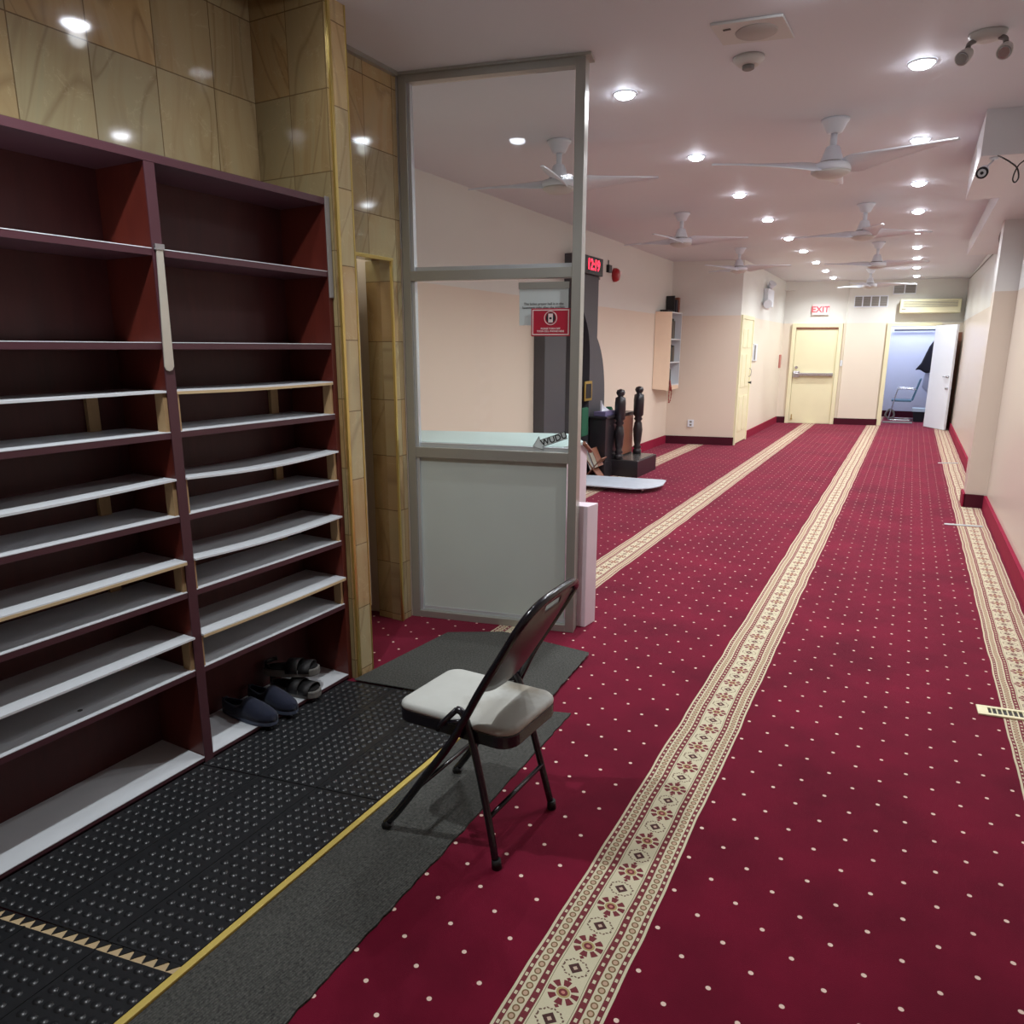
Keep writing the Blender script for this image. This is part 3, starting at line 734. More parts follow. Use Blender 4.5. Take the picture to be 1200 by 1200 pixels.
# yellow strip (one thing)
bm = nb(); prism(bm, [(-1.463, -.3), (-1.441, -.3), (-1.435, 2.55), (-1.455, 2.55)], .001, .012)
o = obj('edging_strip', bm, 'yellow', None, .002); tag(o, 'thin yellow edging strip between the rubber mats and the grey runner', 'edging')
def ragged(p0, p1, n_, amp):
    out = []
    for k in range(n_):
        t = k/n_; out.append((p0[0]+(p1[0]-p0[0])*t+random.uniform(-amp, amp), p0[1]+(p1[1]-p0[1])*t+random.uniform(-amp, amp)))
    return out
bm = nb(); prism(bm, [(-1.436, -.3)] + ragged((-1.105, -.3), (-1.13, 2.60), 90, .003) + [(-1.13, 2.60), (-1.432, 2.50)], .0005, .007)
o = obj('runner_mat', bm, 'runner'); tag(o, 'long charcoal ribbed runner under the folding chair', 'mat')
bm = nb(); prism(bm, [(-2.150, 2.384), (-1.46, 2.503), (-1.42, 2.545), (-1.255, 2.585)] + ragged((-1.255, 2.59), (-1.295, 3.205), 20, .003) + [(-1.30, 3.205), (-1.82, 3.235), (-2.085, 3.08)], .0125, .0165)
o = obj('entry_mat', bm, 'runner'); tag(o, 'charcoal ribbed mat lying across the passage before the glazed screen', 'mat')

# ================================================================== FOLDING CHAIR
ch = thing('folding_chair', 'black tubular folding chair with a grey padded seat', 'chair', (-1.12, 1.81, 0))
YC = 1.805
def side(sgn):   # sgn -1 near, +1 far
    f = lambda x, dy, z: (x, YC+sgn*dy, z)
    sh_ = .0 if sgn < 0 else .03
    low = [f(-1.352+sh_, .188, .020), f(-1.30+sh_*.8, .186, .085), f(-1.21+sh_*.6, .182, .215), f(-1.095+sh_*.3, .178, .385), f(-1.0, .172, .565), f(-.927, .174, .69), f(-.880, .176, .77)]
    top = [f(-.851, .160, .820), f(-.836, .112, .847), f(-.829, .04, .856)]
    return low, top
ln, tn = side(-1); lf, tf = side(1)
path = smooth_path(ln + tn + tf[::-1] + lf[::-1], 5)
bm = nb(); tube(bm, path, .0125, 12); obj('back_frame', bm, 'blackmetal', ch)
for sgn in (-1, 1):
    sh_ = 0 if sgn < 0 else .02
    bm = nb(); tube(bm, smooth_path([(-1.085, YC+sgn*.162, .485), (-1.062, YC+sgn*.162, .475), (-1.035+sh_*.4, YC+sgn*.160, .40), (-.985+sh_*.6, YC+sgn*.165, .20), (-.945+sh_, YC+sgn*.172, .012)], 5), .0115, 12); lg = obj('rear_leg', bm, 'blackmetal', ch)
    bm = nb(); tube(bm, [(-.943+sh_, YC+sgn*.172, 0), (-.945+sh_, YC+sgn*.172, .03)], [.0155, .0145], 12); obj('foot_cap', bm, 'blackrub', lg)
    bm = nb(); xx = -1.352+(.03 if sgn > 0 else 0); tube(bm, [(xx-.002, YC+sgn*.188, .0085), (xx+.018, YC+sgn*.188, .032)], [.016, .0145], 12); obj('foot_cap', bm, 'blackrub', ch)
    bm = nb(); tube(bm, [(-1.085, YC+sgn*.164, .485), (-1.135, YC+sgn*.170, .43), (-1.15, YC+sgn*.172, .405)], .009, 8); tube(bm, [(-1.06, YC+sgn*.165, .455), (-1.11, YC+sgn*.170, .44)], .008, 8); obj('hinge_bracket', bm, 'blackmetal', ch)
bm = nb(); tube(bm, [(-.972, YC-.166, .160), (-.958, YC+.166, .160)], .0075, 10); obj('rear_stretcher', bm, 'blackmetal', ch)
bm = nb(); tube(bm, [(-1.238, YC-.184, .175), (-1.225, YC+.184, .175)], .0075, 10); obj('front_stretcher', bm, 'blackmetal', ch)
def rrect(x0, x1, y0, y1, r, k=6, sk=0):
    out = []
    for (cx, cy, a0) in ((x1-r[1], y0+r[1], -PI/2), (x1-r[1], y1-r[1], 0), (x0+r[0], y1-r[0], PI/2), (x0+r[0], y0+r[0], PI)):
        rr = r[1] if cx > (x0+x1)/2 else r[0]
        for j in range(k+1):
            a = a0+PI/2*j/k; out.append((cx+rr*math.cos(a), cy+rr*math.sin(a)))
    return [(x+sk*(y-YC), y) for x, y in out]
sr = rrect(-1.315, -.900, YC-.152, YC+.152, (.045, .055), 6, .06)
bm = nb(); prism(bm, sr, .385, .428); obj('seat_pan', bm, 'blackmetal', ch, .004)
bm = nb(); levels = [(.994, .428), (1.0, .434), (.995, .441), (.97, .447), (.92, .4505), (.6, .453), (.2, .454)]
cx_, cy_ = -1.108, YC; rings = []
for sc_, z_ in levels: rings.append([bm.verts.new((cx_+(p[0]-cx_)*sc_, cy_+(p[1]-cy_)*sc_, z_)) for p in sr])
for a, b in zip(rings, rings[1:]):
    for i in range(len(sr)): bm.faces.new([a[i], a[(i+1) % len(sr)], b[(i+1) % len(sr)], b[i]]).smooth = True
bm.faces.new(rings[-1]); bm.faces.new(rings[0][::-1])
obj('seat_cushion', bm, 'seat', ch)
# back panel with hand slot
def tubept(t): # point on half frame from z .58 up to the arch, t 0..1
    P = [(-.997, .170, .572), (-.927, .172, .69), (-.880, .172, .77), (-.853, .155, .815)]
    P = [Vector(p) for p in P]; seg = t*(len(P)-1); i = min(int(seg), len(P)-2); return P[i].lerp(P[i+1], seg-i)
bm = nb(); NR, NC = 22, 26; G = []
for i in range(NR+1):
    t = i/NR; p = tubept(t); row = []
    for j in range(NC+1):
        s_ = -1+2*j/NC
        low = (1-t)**3*(1-abs(s_)**2.2)*.040
        hi = t**4*(1-abs(s_)**2)*.028
        belly = (1-s_*s_)*.020*math.sin(PI*min(1, t*.9+.1))
        row.append(bm.verts.new((p.x+belly+hi*.35-low*.3, YC+p.y*s_*.985, p.z-low+hi)))
    G.append(row)
for i in range(NR):
    for j in range(NC):
        if i in (18, 19) and 9 <= j <= 16: continue
        bm.faces.new([G[i][j], G[i][j+1], G[i+1][j+1], G[i+1][j]]).smooth = True
bm_pad = nb(); GP = []
for i in range(0, 17):
    row = []
    for j in range(NC+1):
        v_ = G[i][j].co; row.append(bm_pad.verts.new((v_.x-.012, YC+(v_.y-YC)*.97, v_.z)))
    GP.append(row)
for i in range(16):
    for j in range(NC): bm_pad.faces.new([GP[i][j], GP[i][j+1], GP[i+1][j+1], GP[i+1][j]]).smooth = True
op = obj('back_pad', bm_pad, 'seat', ch); md = op.modifiers.new('t', 'SOLIDIFY'); md.thickness = .012
o = obj('backrest_panel', bm, 'backmetal', ch); md = o.modifiers.new('t', 'SOLIDIFY'); md.thickness = .003

# ================================================================== FLOOR GRILLE & STRIPS
g = thing('floor_grille', 'brass floor vent grille set across the right hand carpet border', 'grille', (.5, 3.53, 0))
def gp(u, v, z):   # u along, v across
    o_ = Vector((.412, 3.45, 0)); a_ = Vector((.34, .060, 0)); b_ = Vector((-.004, .090, 0))
    return tuple(o_ + a_*u + b_*v + Vector((0, 0, z)))
def gbox(bm, u0, u1, v0, v1, z0, z1): quadbox(bm, [gp(u0, v0, z0), gp(u1, v0, z0), gp(u1, v1, z0), gp(u0, v1, z0), gp(u0, v0, z1), gp(u1, v0, z1), gp(u1, v1, z1), gp(u0, v1, z1)])
bm = nb(); gbox(bm, 0, 1, 0, .2, .001, .008); gbox(bm, 0, 1, .8, 1, .001, .008); gbox(bm, 0, .12, .2, .8, .001, .008); gbox(bm, .94, 1, .2, .8, .001, .008); obj('grille_frame', bm, 'cream', g, .001)
bm = nb(); gbox(bm, .12, .94, .2, .8, .0008, .003); obj('grille_well', bm, 'black', g)
for k in range(14):
    bm = nb(); u = .155+k*.0575; gbox(bm, u, u+.014, .2, .8, .003, .0075); obj('grille_slat', bm, 'creamdk', g)
for (x0, y0, x1, y1, l) in ((.405, 7.36, .70, 7.415, 'short pale metal strip across the border beside the wall pilaster'), (.455, 11.44, .70, 11.56, 'thin metal strip across the far right carpet border')):
    bm = nb(); prism(bm, [(x0, y0), (x1, y1), (x1, y1+.05), (x0, y0+.05)], .0008, .006); o = obj('threshold_strip', bm, 'alu_lt', None, .001); tag(o, l, 'strip')

# ================================================================== CEILING ITEMS
def downlight_at(x, y, label, power=78):
    t = thing('recessed_downlight', label, 'ceiling light', (x, y, CZ))
    ring_bm = nb(); lathe(ring_bm, (x, y), [(.066, CZ-.0005), (.066, CZ-.006), (.054, CZ-.008), (.050, CZ-.004)], 28, close=False); obj('trim_ring', ring_bm, 'white', t)
    b = nb(); lathe(b, (x, y), [(.052, CZ-.0008), (.051, CZ-.010), (.044, CZ-.019), (.030, CZ-.025), (.001, CZ-.027)], 24); obj('lens', b, 'lamp', t)
    ld = bpy.data.lights.new('downlight_lamp', 'SPOT'); ld.energy = power; ld.color = (.93, .97, 1.0); ld.shadow_soft_size = .032; ld.spot_size = math.radians(156); ld.spot_blend = .95
    lo = bpy.data.objects.new('downlight_lamp', ld); COL.objects.link(lo); lo.parent = t; lo.location = (0, 0, -.062)
ordn = ['nearest', 'second', 'third', 'fourth', 'fifth', 'sixth', 'seventh', 'eighth', 'ninth']
ly = [4.04, 5.515, 6.99, 8.43, 9.92, 11.29, 12.80, 14.24, 15.64]
ry_ = [4.304, 5.773, 7.21, 8.624, 10.08, 11.549, 12.914, 14.363, 16.0]
for k, y in enumerate(ly): downlight_at(-1.52, y, 'bright round ceiling downlight, %s in the left hand row%s' % (ordn[k], ' beside the glazed screen' if k == 0 else ''))
for k, y in enumerate(ry_): downlight_at(-.118, y, 'bright round ceiling downlight, %s in the right hand row' % ordn[k])
for (x, y, l, p) in ((-1.88, 2.11, 'round ceiling downlight over the far end of the shoe rack', 8), (-1.52, 1.10, 'round ceiling downlight over the rubber mats', 105), (-.50, 3.22, 'round ceiling downlight just before the ceiling speaker panel', 40)):
    downlight_at(x, y, l, p)

def blade_mesh():
    bm = nb(); N = 14; up, lo = [], []
    for i in range(N+1):
        t = i/N; x = .085+t*.915      # unit length
        w = .135*(1-t)**1.15+.035; w = w*(1 if t < .97 else .75)*min(1, .45+t*5)
        c0 = .028*(1-t)-.01; droop = .004*math.sin(t*PI)
        tw = -math.radians(24*(1-t)+8)
        A = Vector((x, c0+w*.5*math.cos(tw), droop+w*.5*math.sin(tw))); B = Vector((x, c0-w*.5*math.cos(tw), droop-w*.5*math.sin(tw)))
        Mi = (A+B)/2+Vector((0, 0, .006))
        up.append([bm.verts.new(A+Vector((0, 0, .003))), bm.verts.new(Mi+Vector((0, 0, .003))), bm.verts.new(B+Vector((0, 0, .003)))])
        lo.append([bm.verts.new(A-Vector((0, 0, .003))), bm.verts.new(Mi-Vector((0, 0, .003))), bm.verts.new(B-Vector((0, 0, .003)))])
    for i in range(N):
        for k in (0, 1):
            bm.faces.new([up[i][k], up[i+1][k], up[i+1][k+1], up[i][k+1]]).smooth = True
            bm.faces.new([lo[i][k], lo[i][k+1], lo[i+1][k+1], lo[i+1][k]]).smooth = True
        bm.faces.new([up[i][0], lo[i][0], lo[i+1][0], up[i+1][0]]); bm.faces.new([up[i][2], up[i+1][2], lo[i+1][2], lo[i][2]])
    for e in (0, N):
        bm.faces.new([up[e][0], up[e][1], up[e][2], lo[e][2], lo[e][1], lo[e][0]])
    bmesh.ops.recalc_face_normals(bm, faces=bm.faces)
    me = bpy.data.meshes.new('fan_blade'); bm.to_mesh(me); bm.free(); me.materials.append(M['white']); return me
BL = blade_mesh()
def part_mesh(fn, mat, name):
    bm = nb(); fn(bm); bmesh.ops.recalc_face_normals(bm, faces=bm.faces); me = bpy.data.meshes.new(name); bm.to_mesh(me); bm.free(); me.materials.append(M[mat]); return me
me_can = part_mesh(lambda b: lathe(b, (0, 0), [(.080, -.0005), (.078, -.014), (.070, -.02), (.044, -.072), (.032, -.078)], 28), 'white', 'canopy')
me_rod = part_mesh(lambda b: lathe(b, (0, 0), [(.019, -.07), (.019, -.175)], 16), 'white', 'downrod')
me_mot = part_mesh(lambda b: lathe(b, (0, 0), [(.034, -.150), (.040, -.156), (.066, -.232), (.070, -.246), (.108, -.250), (.114, -.262), (.114, -.292)], 32), 'white', 'motor_housing')
me_bot = part_mesh(lambda b: lathe(b, (0, 0), [(.112, -.2925), (.104, -.304), (.07, -.322), (.03, -.33), (.002, -.331)], 32), 'offwhite', 'motor_cap')
me_hook = part_mesh(lambda b: lathe(b, (0, 0), [(.068, -.236), (.072, -.240), (.072, -.246), (.068, -.249)], 32), 'vent', 'motor_band')
fans = [(-.565, 5.064, [(90, .52), (-146, .74), (-28, .74)], 'white three-bladed ceiling fan, nearest one right of the glazed screen'),
        (-2.216, 4.695, [(12, .66), (193, .64), (285, .50)], 'white ceiling fan seen partly through the upper glass pane'),
        (-.550, 7.998, [(182, .63), (18, .60), (-70, .56)], 'white ceiling fan, second in the right hand line, behind the nearest fan'),
        (-2.222, 7.658, [(178, .62), (8, .66), (-100, .58)], 'white ceiling fan hanging in front of the red fire horn wall'),
        (-2.245, 10.60, [(-8, .70), (150, .56), (-115, .70)], 'white ceiling fan hanging before the wall bookshelf corner'),
        (-.555, 10.86, [(-2, .60), (205, .66), (95, .55)], 'white ceiling fan, third in the right hand line'),
        (-.80, 14.3, [(12, .72), (150, .62), (-115, .65)], 'farthest white ceiling fan, in front of the far wall vents')]
for x, y, bl_, lab in fans:
    f = thing('ceiling_fan', lab, 'ceiling fan', (x, y, CZ), 'white ceiling fans')
    for nm, me in (('canopy', me_can), ('downrod', me_rod), ('motor_housing', me_mot), ('motor_cap', me_bot), ('motor_band', me_hook)):
        o = bpy.data.objects.new(nm, me); COL.objects.link(o); o.parent = f
    for a, l_ in bl_:
        o = bpy.data.objects.new('blade', BL); COL.objects.link(o); o.parent = f; o.location = (0, 0, -.268); o.rotation_euler = (0, 0, math.radians(a)); o.scale = (l_, 1, 1)

# ceiling speaker
c4 = [(-.908, 3.394), (-.621, 3.442), (-.612, 3.689), (-.905, 3.625)]
spk = thing('ceiling_speaker', 'square ceiling speaker panel with a round grille', 'speaker', (-.76, 3.53, CZ))
bm = nb(); prism(bm, c4, CZ-.012, CZ-.0005); obj('speaker_plate', bm, 'offwhite', spk, .003)
bm = nb(); lathe(bm, (-.745, 3.545), [(.088, CZ-.0125), (.086, CZ-.0150), (.001, CZ-.0155)], 32); obj('round_grille', bm, plain('speaker_grille', (178, 172, 166), .7), spk)
bm = nb(); box(bm, -.868, -.836, 3.455, 3.470, CZ-.014, CZ-.0122); obj('name_badge', bm, 'slot', spk)
sd = thing('smoke_detector', 'round white smoke detector on the ceiling beyond the speaker panel', 'smoke detector', (-.836, 3.85, CZ))
bm = nb(); lathe(bm, (-.836, 3.85), [(.072, CZ-.0005), (.072, CZ-.010), (.064, CZ-.020), (.045, CZ-.036)], 28); obj('detector_base', bm, 'offwhite', sd)
bm = nb(); lathe(bm, (-.836, 3.85), [(.028, CZ-.036), (.028, CZ-.050), (.02, CZ-.054)], 20); obj('sensor_cap', bm, 'vent', sd)
# twin-head emergency light
el = thing('emergency_light', 'twin-headed emergency light on the ceiling at the upper right', 'emergency light', (.13, 4.06, CZ))
bm = nb(); lathe(bm, (.13, 4.06), [(.075, CZ-.0005), (.073, CZ-.012), (.055, CZ-.030), (.03, CZ-.036)], 24, sx=1, sy=.8); obj('mounting_plate', bm, 'offwhite', el)
for sgn in (-1, 1):
    bx_ = .13+sgn*.045
    bm = nb(); tube(bm, smooth_path([(bx_, 4.05, CZ-.028), (bx_+sgn*.02, 4.04, CZ-.040), (bx_+sgn*.024, 4.03, CZ-.058)], 4), .011, 10); obj('swivel_arm', bm, 'vent', el)
    hx = .13+sgn*.073; d_ = Vector((-.35*1 if sgn < 0 else -.15, -.7, -.5)).normalized(); c_ = Vector((hx, 4.03, CZ-.085))
    bm = nb(); tube(bm, [c_-d_*.035, c_-d_*.015, c_+d_*.02, c_+d_*.04], [.016, .024, .030, .030], 18); hd = obj('lamp_head', bm, 'offwhite', el)
    bm = nb(); tube(bm, [c_+d_*.0405, c_+d_*.044], [.027, .022], 18); obj('lamp_lens', bm, 'chrome', hd)
# security camera and cable
cm = thing('security_camera', 'white bullet security camera with black face under the bulkhead', 'camera', (.285, 5.34, 2.632))
bm = nb(); lathe(bm, (.285, 5.34), [(.024, 2.6315), (.022, 2.620), (.012, 2.616)], 18); tube(bm, [(.285, 5.34, 2.618), (.262, 5.27, 2.580), (.236, 5.21, 2.552)], .006, 8); obj('camera_bracket', bm, 'white', cm)
cd = Vector((-.15, -1, -.38)).normalized(); c0 = Vector((.230, 5.16, 2.525))
bm = nb(); tube(bm, [c0-cd*.07, c0-cd*.05, c0+cd*.02], [.018, .026, .028], 20); bd = obj('camera_body', bm, 'white', cm)
bm = nb(); tube(bm, [c0+cd*.018, c0+cd*.035], [.0305, .031], 24); obj('face_ring', bm, 'black', bd)
bm = nb(); tube(bm, [c0+cd*.0351, c0+cd*.036], [.021, .020], 20); obj('front_glass', bm, 'alu_lt', bd)
bm = nb(); tube(bm, [c0+cd*.0362, c0+cd*.039], [.009, .008], 14); obj('lens', bm, 'black', bd)
bm = nb(); tube(bm, smooth_path([(.300, 5.285, 2.628), (.315, 5.12, 2.580), (.350, 5.08, 2.546), (.385, 5.07, 2.510), (.398, 5.07, 2.462), (.385, 5.07, 2.437), (.372, 5.07, 2.455), (.380, 5.07, 2.500), (.400, 5.07, 2.535), (.45, 5.08, 2.562), (.55, 5.08, 2.58)], 5), .004, 6)
o = obj('hanging_cable', bm, 'black'); tag(o, 'black cable looping down from the edge of the bulkhead', 'cable')
bm = nb(); tube(bm, smooth_path([(.70, 8.4, 2.69), (.66, 8.5, 2.685), (.63, 8.8, 2.69), (.66, 9.6, 2.692), (.74, 10.4, 2.69), (.765, 11.4, 2.75), (.765, 14, 2.80), (.765, 16.6, 2.84)], 4), .007, 6)
o = obj('ceiling_cable', bm, 'vent'); tag(o, 'grey cable clipped along the top of the right hand wall', 'cable')

# ================================================================== FAR WALL ITEMS
ex = thing('exit_sign', 'white box sign with red EXIT letters above the cream door', 'sign', (-1.775, far_y(-1.775)-.03, 2.32))
bm = nb(); fslab(bm, -1.93, -1.62, 2.215, 2.425, 0, .05); obj('sign_housing', bm, 'signwhite', ex, .004)
text_mesh('EXIT', .165, (-1.775, far_y(-1.775)-.0535, 2.318), (1, .24, 0), 'exitglow', 'exit_letters', ex, .002, bold=.003)
def vent(label, x0, x1, z0, z1, cols, off=0):
    v = thing('air_vent', label, 'vent', ((x0+x1)/2, far_y((x0+x1)/2)-off, (z0+z1)/2))
    bm = nb(); fslab(bm, x0, x1, z0, z1, off, off+.012); obj('vent_plate', bm, 'white', v, .002)
    w = (x1-x0)/cols
    for k in range(cols):
        bm = nb(); fslab(bm, x0+k*w+.012, x0+(k+1)*w-.012, z0+.02, z1-.02, off+.012, off+.016); gl_ = obj('vent_grid', bm, 'vent', v)
        for q in range(1, 7):
            z_ = z0+.02+(z1-z0-.04)*q/7
            bm = nb(); fslab(bm, x0+k*w+.012, x0+(k+1)*w-.012, z_-.003, z_+.003, off+.016, off+.020); obj('louvre', bm, 'alu', gl_)
vent('dark four-section wall vent between the two far doors', -1.17, -.57, 2.355, 2.58, 4, .05)
vent('small two-section wall vent above the wall air conditioner', -.50, -.10, 2.60, 2.80, 2, 0)
ac = thing('air_conditioner', 'yellowed white split air conditioner over the far right doorway', 'air conditioner', (.2, far_y(.2), 2.35))
bm = nb(); fslab(bm, -.35, .70, 2.225, 2.495, 0, .19); obj('ac_body', bm, 'creamdk', ac, .02)
for k in range(5):
    bm = nb(); fslab(bm, -.29, .64, 2.345+k*.024, 2.353+k*.024, .19, .196); obj('grille_line', bm, 'vent', ac)
bm = nb(); fslab(bm, -.30, .65, 2.245, 2.275, .188, .193); obj('air_flap', bm, 'cream', ac)
bm = nb(); fslab(bm, -.31, -.24, 2.300, 2.312, .19, .193); obj('badge', bm, 'slot', ac)
bm = nb(); fslab(bm, -1.32, -1.21, 1.19, 1.31, 0, .02); o = obj('light_switch', bm, 'white', None, .004); tag(o, 'white light switch plate beside the cream exit door', 'switch')
bm = nb(); box(bm, -2.45, -2.425, 16.0, 16.16, 1.15, 1.42); o = obj('fire_pull_station', bm, plain('pull_station', (200, 130, 120), .5), None, .004); tag(o, 'small reddish fire alarm box on the side wall by the exit door', 'alarm box')
# wall emergency box left wall
wb = thing('wall_device', 'white wall mounted emergency lamp box above the panelled door', 'emergency light', (-2.44, 13.95, 2.4))
bm = nb(); box(bm, -2.45, -2.37, 13.75, 14.35, 2.28, 2.58); obj('device_box', bm, 'white', wb, .01)
bm = nb(); tube(bm, [(-2.40, 13.72, 2.34), (-2.34, 13.60, 2.30)], [.05, .075], 14); tube(bm, [(-2.40, 14.0, 2.60), (-2.34, 13.95, 2.68)], [.05, .07], 14); obj('lamp_head', bm, 'white', wb)
bm = nb(); box(bm, -2.45, -2.43, 13.12, 13.45, 1.33, 1.62)
o = obj('wall_frame', bm, 'white', None, .003); tag(o, 'small white framed notice on the wall beside the panelled door', 'notice')
bm = nb(); box(bm, -2.45, -2.43, 13.15, 13.22, 1.35, 1.60); o = obj('thermostat', bm, 'vent', None, .003); o.location = (.012, .02, 0); tag(o, 'narrow grey thermostat fixed over the small white notice', 'thermostat')

# office contents
oc = thing('office_chair', 'teal armchair with chrome sled legs in the room beyond the doorway', 'chair', (-.1, 18.3, 0))
bm = nb(); box(bm, -.33, .06, 18.05, 18.5, .41, .45); obj('seat', bm, 'chairteal', oc, .01)
bm = nb(); quadbox(bm, [(.05, 18.03, .44), (.09, 18.03, .44), (.09, 18.50, .44), (.05, 18.50, .44), (.17, 18.03, .90), (.21, 18.03, .92), (.21, 18.50, .92), (.17, 18.50, .90)]); obj('backrest', bm, 'chairteal', oc, .01)
for yy in (18.03, 18.52):
    bm = nb(); tube(bm, smooth_path([(.13, yy, .68), (.0, yy, .69), (-.20, yy, .69), (-.24, yy, .64), (-.34, yy, .06), (-.32, yy, .015), (.15, yy, .015)], 4), .013, 8); obj('leg_frame', bm, 'chrome', oc)
bm = nb()
prof = [(.36, 1.74), (.28, 1.60), (.22, 1.42), (.16, 1.24), (.05, 1.08), (.14, 1.10), (.26, 1.02), (.42, 1.04), (.44, 1.4), (.42, 1.74)]
slab(bm, [(x_, 18.5, z_) for x_, z_ in prof], (0, .12, 0)); o = obj('hanging_coat', bm, 'cloth_dk', None, .03); tag(o, 'black coat hanging in the room beyond the open white door', 'coat')
bm = nb(); slab(bm, [(x_, 18.64, z_) for x_, z_ in [(.27, 1.2), (.42, 1.25), (.44, .75), (.36, .58), (.22, .72)]], (0, .08, 0)); o = obj('hanging_cloth', bm, 'cloth_lt', None, .03); tag(o, 'pale cloth hanging below the black coat', 'cloth')
bn = thing('plastic_tub', 'pale blue plastic tub on the floor beside the teal armchair', 'tub', (.22, 17.95, 0))
bm = nb(); quadbox(bm, [(.14, 17.85, .0), (.32, 17.85, .0), (.32, 18.0, .0), (.14, 18.0, .0), (.11, 17.83, .22), (.36, 17.83, .22), (.36, 18.02, .22), (.11, 18.02, .22)]); obj('tub_body', bm, 'cloth_dk', bn)
bm = nb(); box(bm, .09, .38, 17.82, 18.03, .22, .30); obj('tub_lid', bm, 'greyblue', bn, .01)
bm = nb(); tube(bm, smooth_path([(-.42, 18.2, .10), (-.36, 18.2, .22), (-.28, 18.2, .20), (-.25, 18.2, .08), (-.34, 18.2, .03)], 4, True), .02, 8, True); o = obj('coiled_hose', bm, 'vent'); tag(o, 'grey coiled hose on the floor at the left of the doorway room', 'hose')
bm = nb(); prism(bm, [(-.44, 17.3), (.12, 17.4), (.12, 17.62), (-.44, 17.52)], .001, .02); o = obj('door_mat', bm, 'vent'); tag(o, 'grey mat just inside the far doorway', 'mat')

# ================================================================== LEFT HALL: mihrab, clock, horn
def wpoly(bm, pts, x0, dx): slab(bm, [(x0, p[0], p[1]) for p in pts], (dx, 0, 0))
mh = thing('mihrab_panel', 'tall charcoal prayer niche panel with a pointed black arch', 'niche', (-3.42, 7.7, 0))
MX = -3.36
def arc(c0, c1, c2, n_=10):
    out = []
    for i in range(n_+1):
        t = i/n_; out.append(((1-t)**2*c0[0]+2*t*(1-t)*c1[0]+t*t*c2[0], (1-t)**2*c0[1]+2*t*(1-t)*c1[1]+t*t*c2[1]))
    return out
outer_r = arc((8.56, .9), (8.56, 1.42), (8.27, 1.66)) + [(8.27, 2.56)]
right = [(8.06, 0), (8.56, 0)] + outer_r + [(7.60, 2.56), (7.60, 2.06)] + arc((7.80, 1.98), (8.04, 1.78), (8.06, 1.45), 8)
bm = nb(); wpoly(bm, right, -3.499, MX+3.499); obj('arch_surround', bm, 'charcoal', mh)
bm = nb(); box(bm, -3.499, MX, 7.60, 7.68, 0, 2.06); obj('arch_jamb', bm, 'charcoal', mh)
bm = nb(); box(bm, -3.499, -3.49, 7.68, 8.06, 0, 2.04); obj('niche_back', bm, 'niche', mh)
bm = nb(); box(bm, -3.499, -3.37, 6.87, 7.40, 0, 2.02); o = obj('wall_column', bm, 'charcoal', None, .003); o.name = 'charcoal_pillar'; tag(o, 'charcoal panelled pillar on the wall seen through the lower glass pane', 'pillar')
ck = thing('digital_clock', 'black digital clock with red numerals at the top of the charcoal panel', 'clock', (-3.34, 8.0, 2.45))
def yzbox(bm, x0, x1, y0, y1, z0, z1): box(bm, x0, x1, y0, y1, z0, z1)
bm = nb(); box(bm, -3.359, -3.31, 7.70, 8.27, 2.36, 2.555); obj('clock_case', bm, 'black', ck, .004)
text_mesh('12:19', .165, (-3.3085, 7.985, 2.46), (0, 1, 0), 'led', 'clock_digits', ck, .001, bold=.003)
bm = nb(); box(bm, -3.499, -3.36, 8.275, 8.31, 2.33, 2.36); obj('clock_bracket', bm, 'vent', ck)
bm = nb(); box(bm, -3.5, -3.46, 8.85, 8.95, 2.47, 2.56); box(bm, -3.495, -3.485, 8.89, 8.91, 2.56, 2.62); o = obj('wall_sensor', bm, 'black', None, .004); tag(o, 'tiny black sensor on the wall between the clock and the fire horn', 'sensor')
hn = thing('fire_horn', 'red oval fire alarm horn on the wall right of the clock', 'alarm horn', (-3.49, 9.13, 2.45))
bm = nb(); P = []
tube(bm, [(-3.50, 9.13, 2.46), (-3.47, 9.13, 2.46), (-3.44, 9.13, 2.46), (-3.43, 9.13, 2.46)], [.085, .085, .07, .03], 24)
ho = obj('horn_body', bm, 'red', hn); 
bm = nb(); tube(bm, [(-3.45, 9.17, 2.49), (-3.42, 9.17, 2.49)], [.028, .02], 12); obj('horn_lens', bm, 'signwhite', hn)
pf = thing('framed_picture', 'small gold framed picture beside the black niche arch', 'picture', (-3.36, 7.98, 1.04))
bm = nb(); box(bm, -3.359, -3.345, 7.90, 8.12, .93, 1.16); obj('picture_frame', bm, 'gold', pf, .003)
bm = nb(); box(bm, -3.3449, -3.343, 7.93, 8.09, .96, 1.13); obj('picture_sheet', bm, 'niche', pf)
bm = nb(); box(bm, -3.359, -3.32, 7.78, 7.98, .52, .86); o = obj('hanging_cloth', bm, 'green', None, .02); tag(o, 'dark green cloth hanging under the gold framed picture', 'cloth')

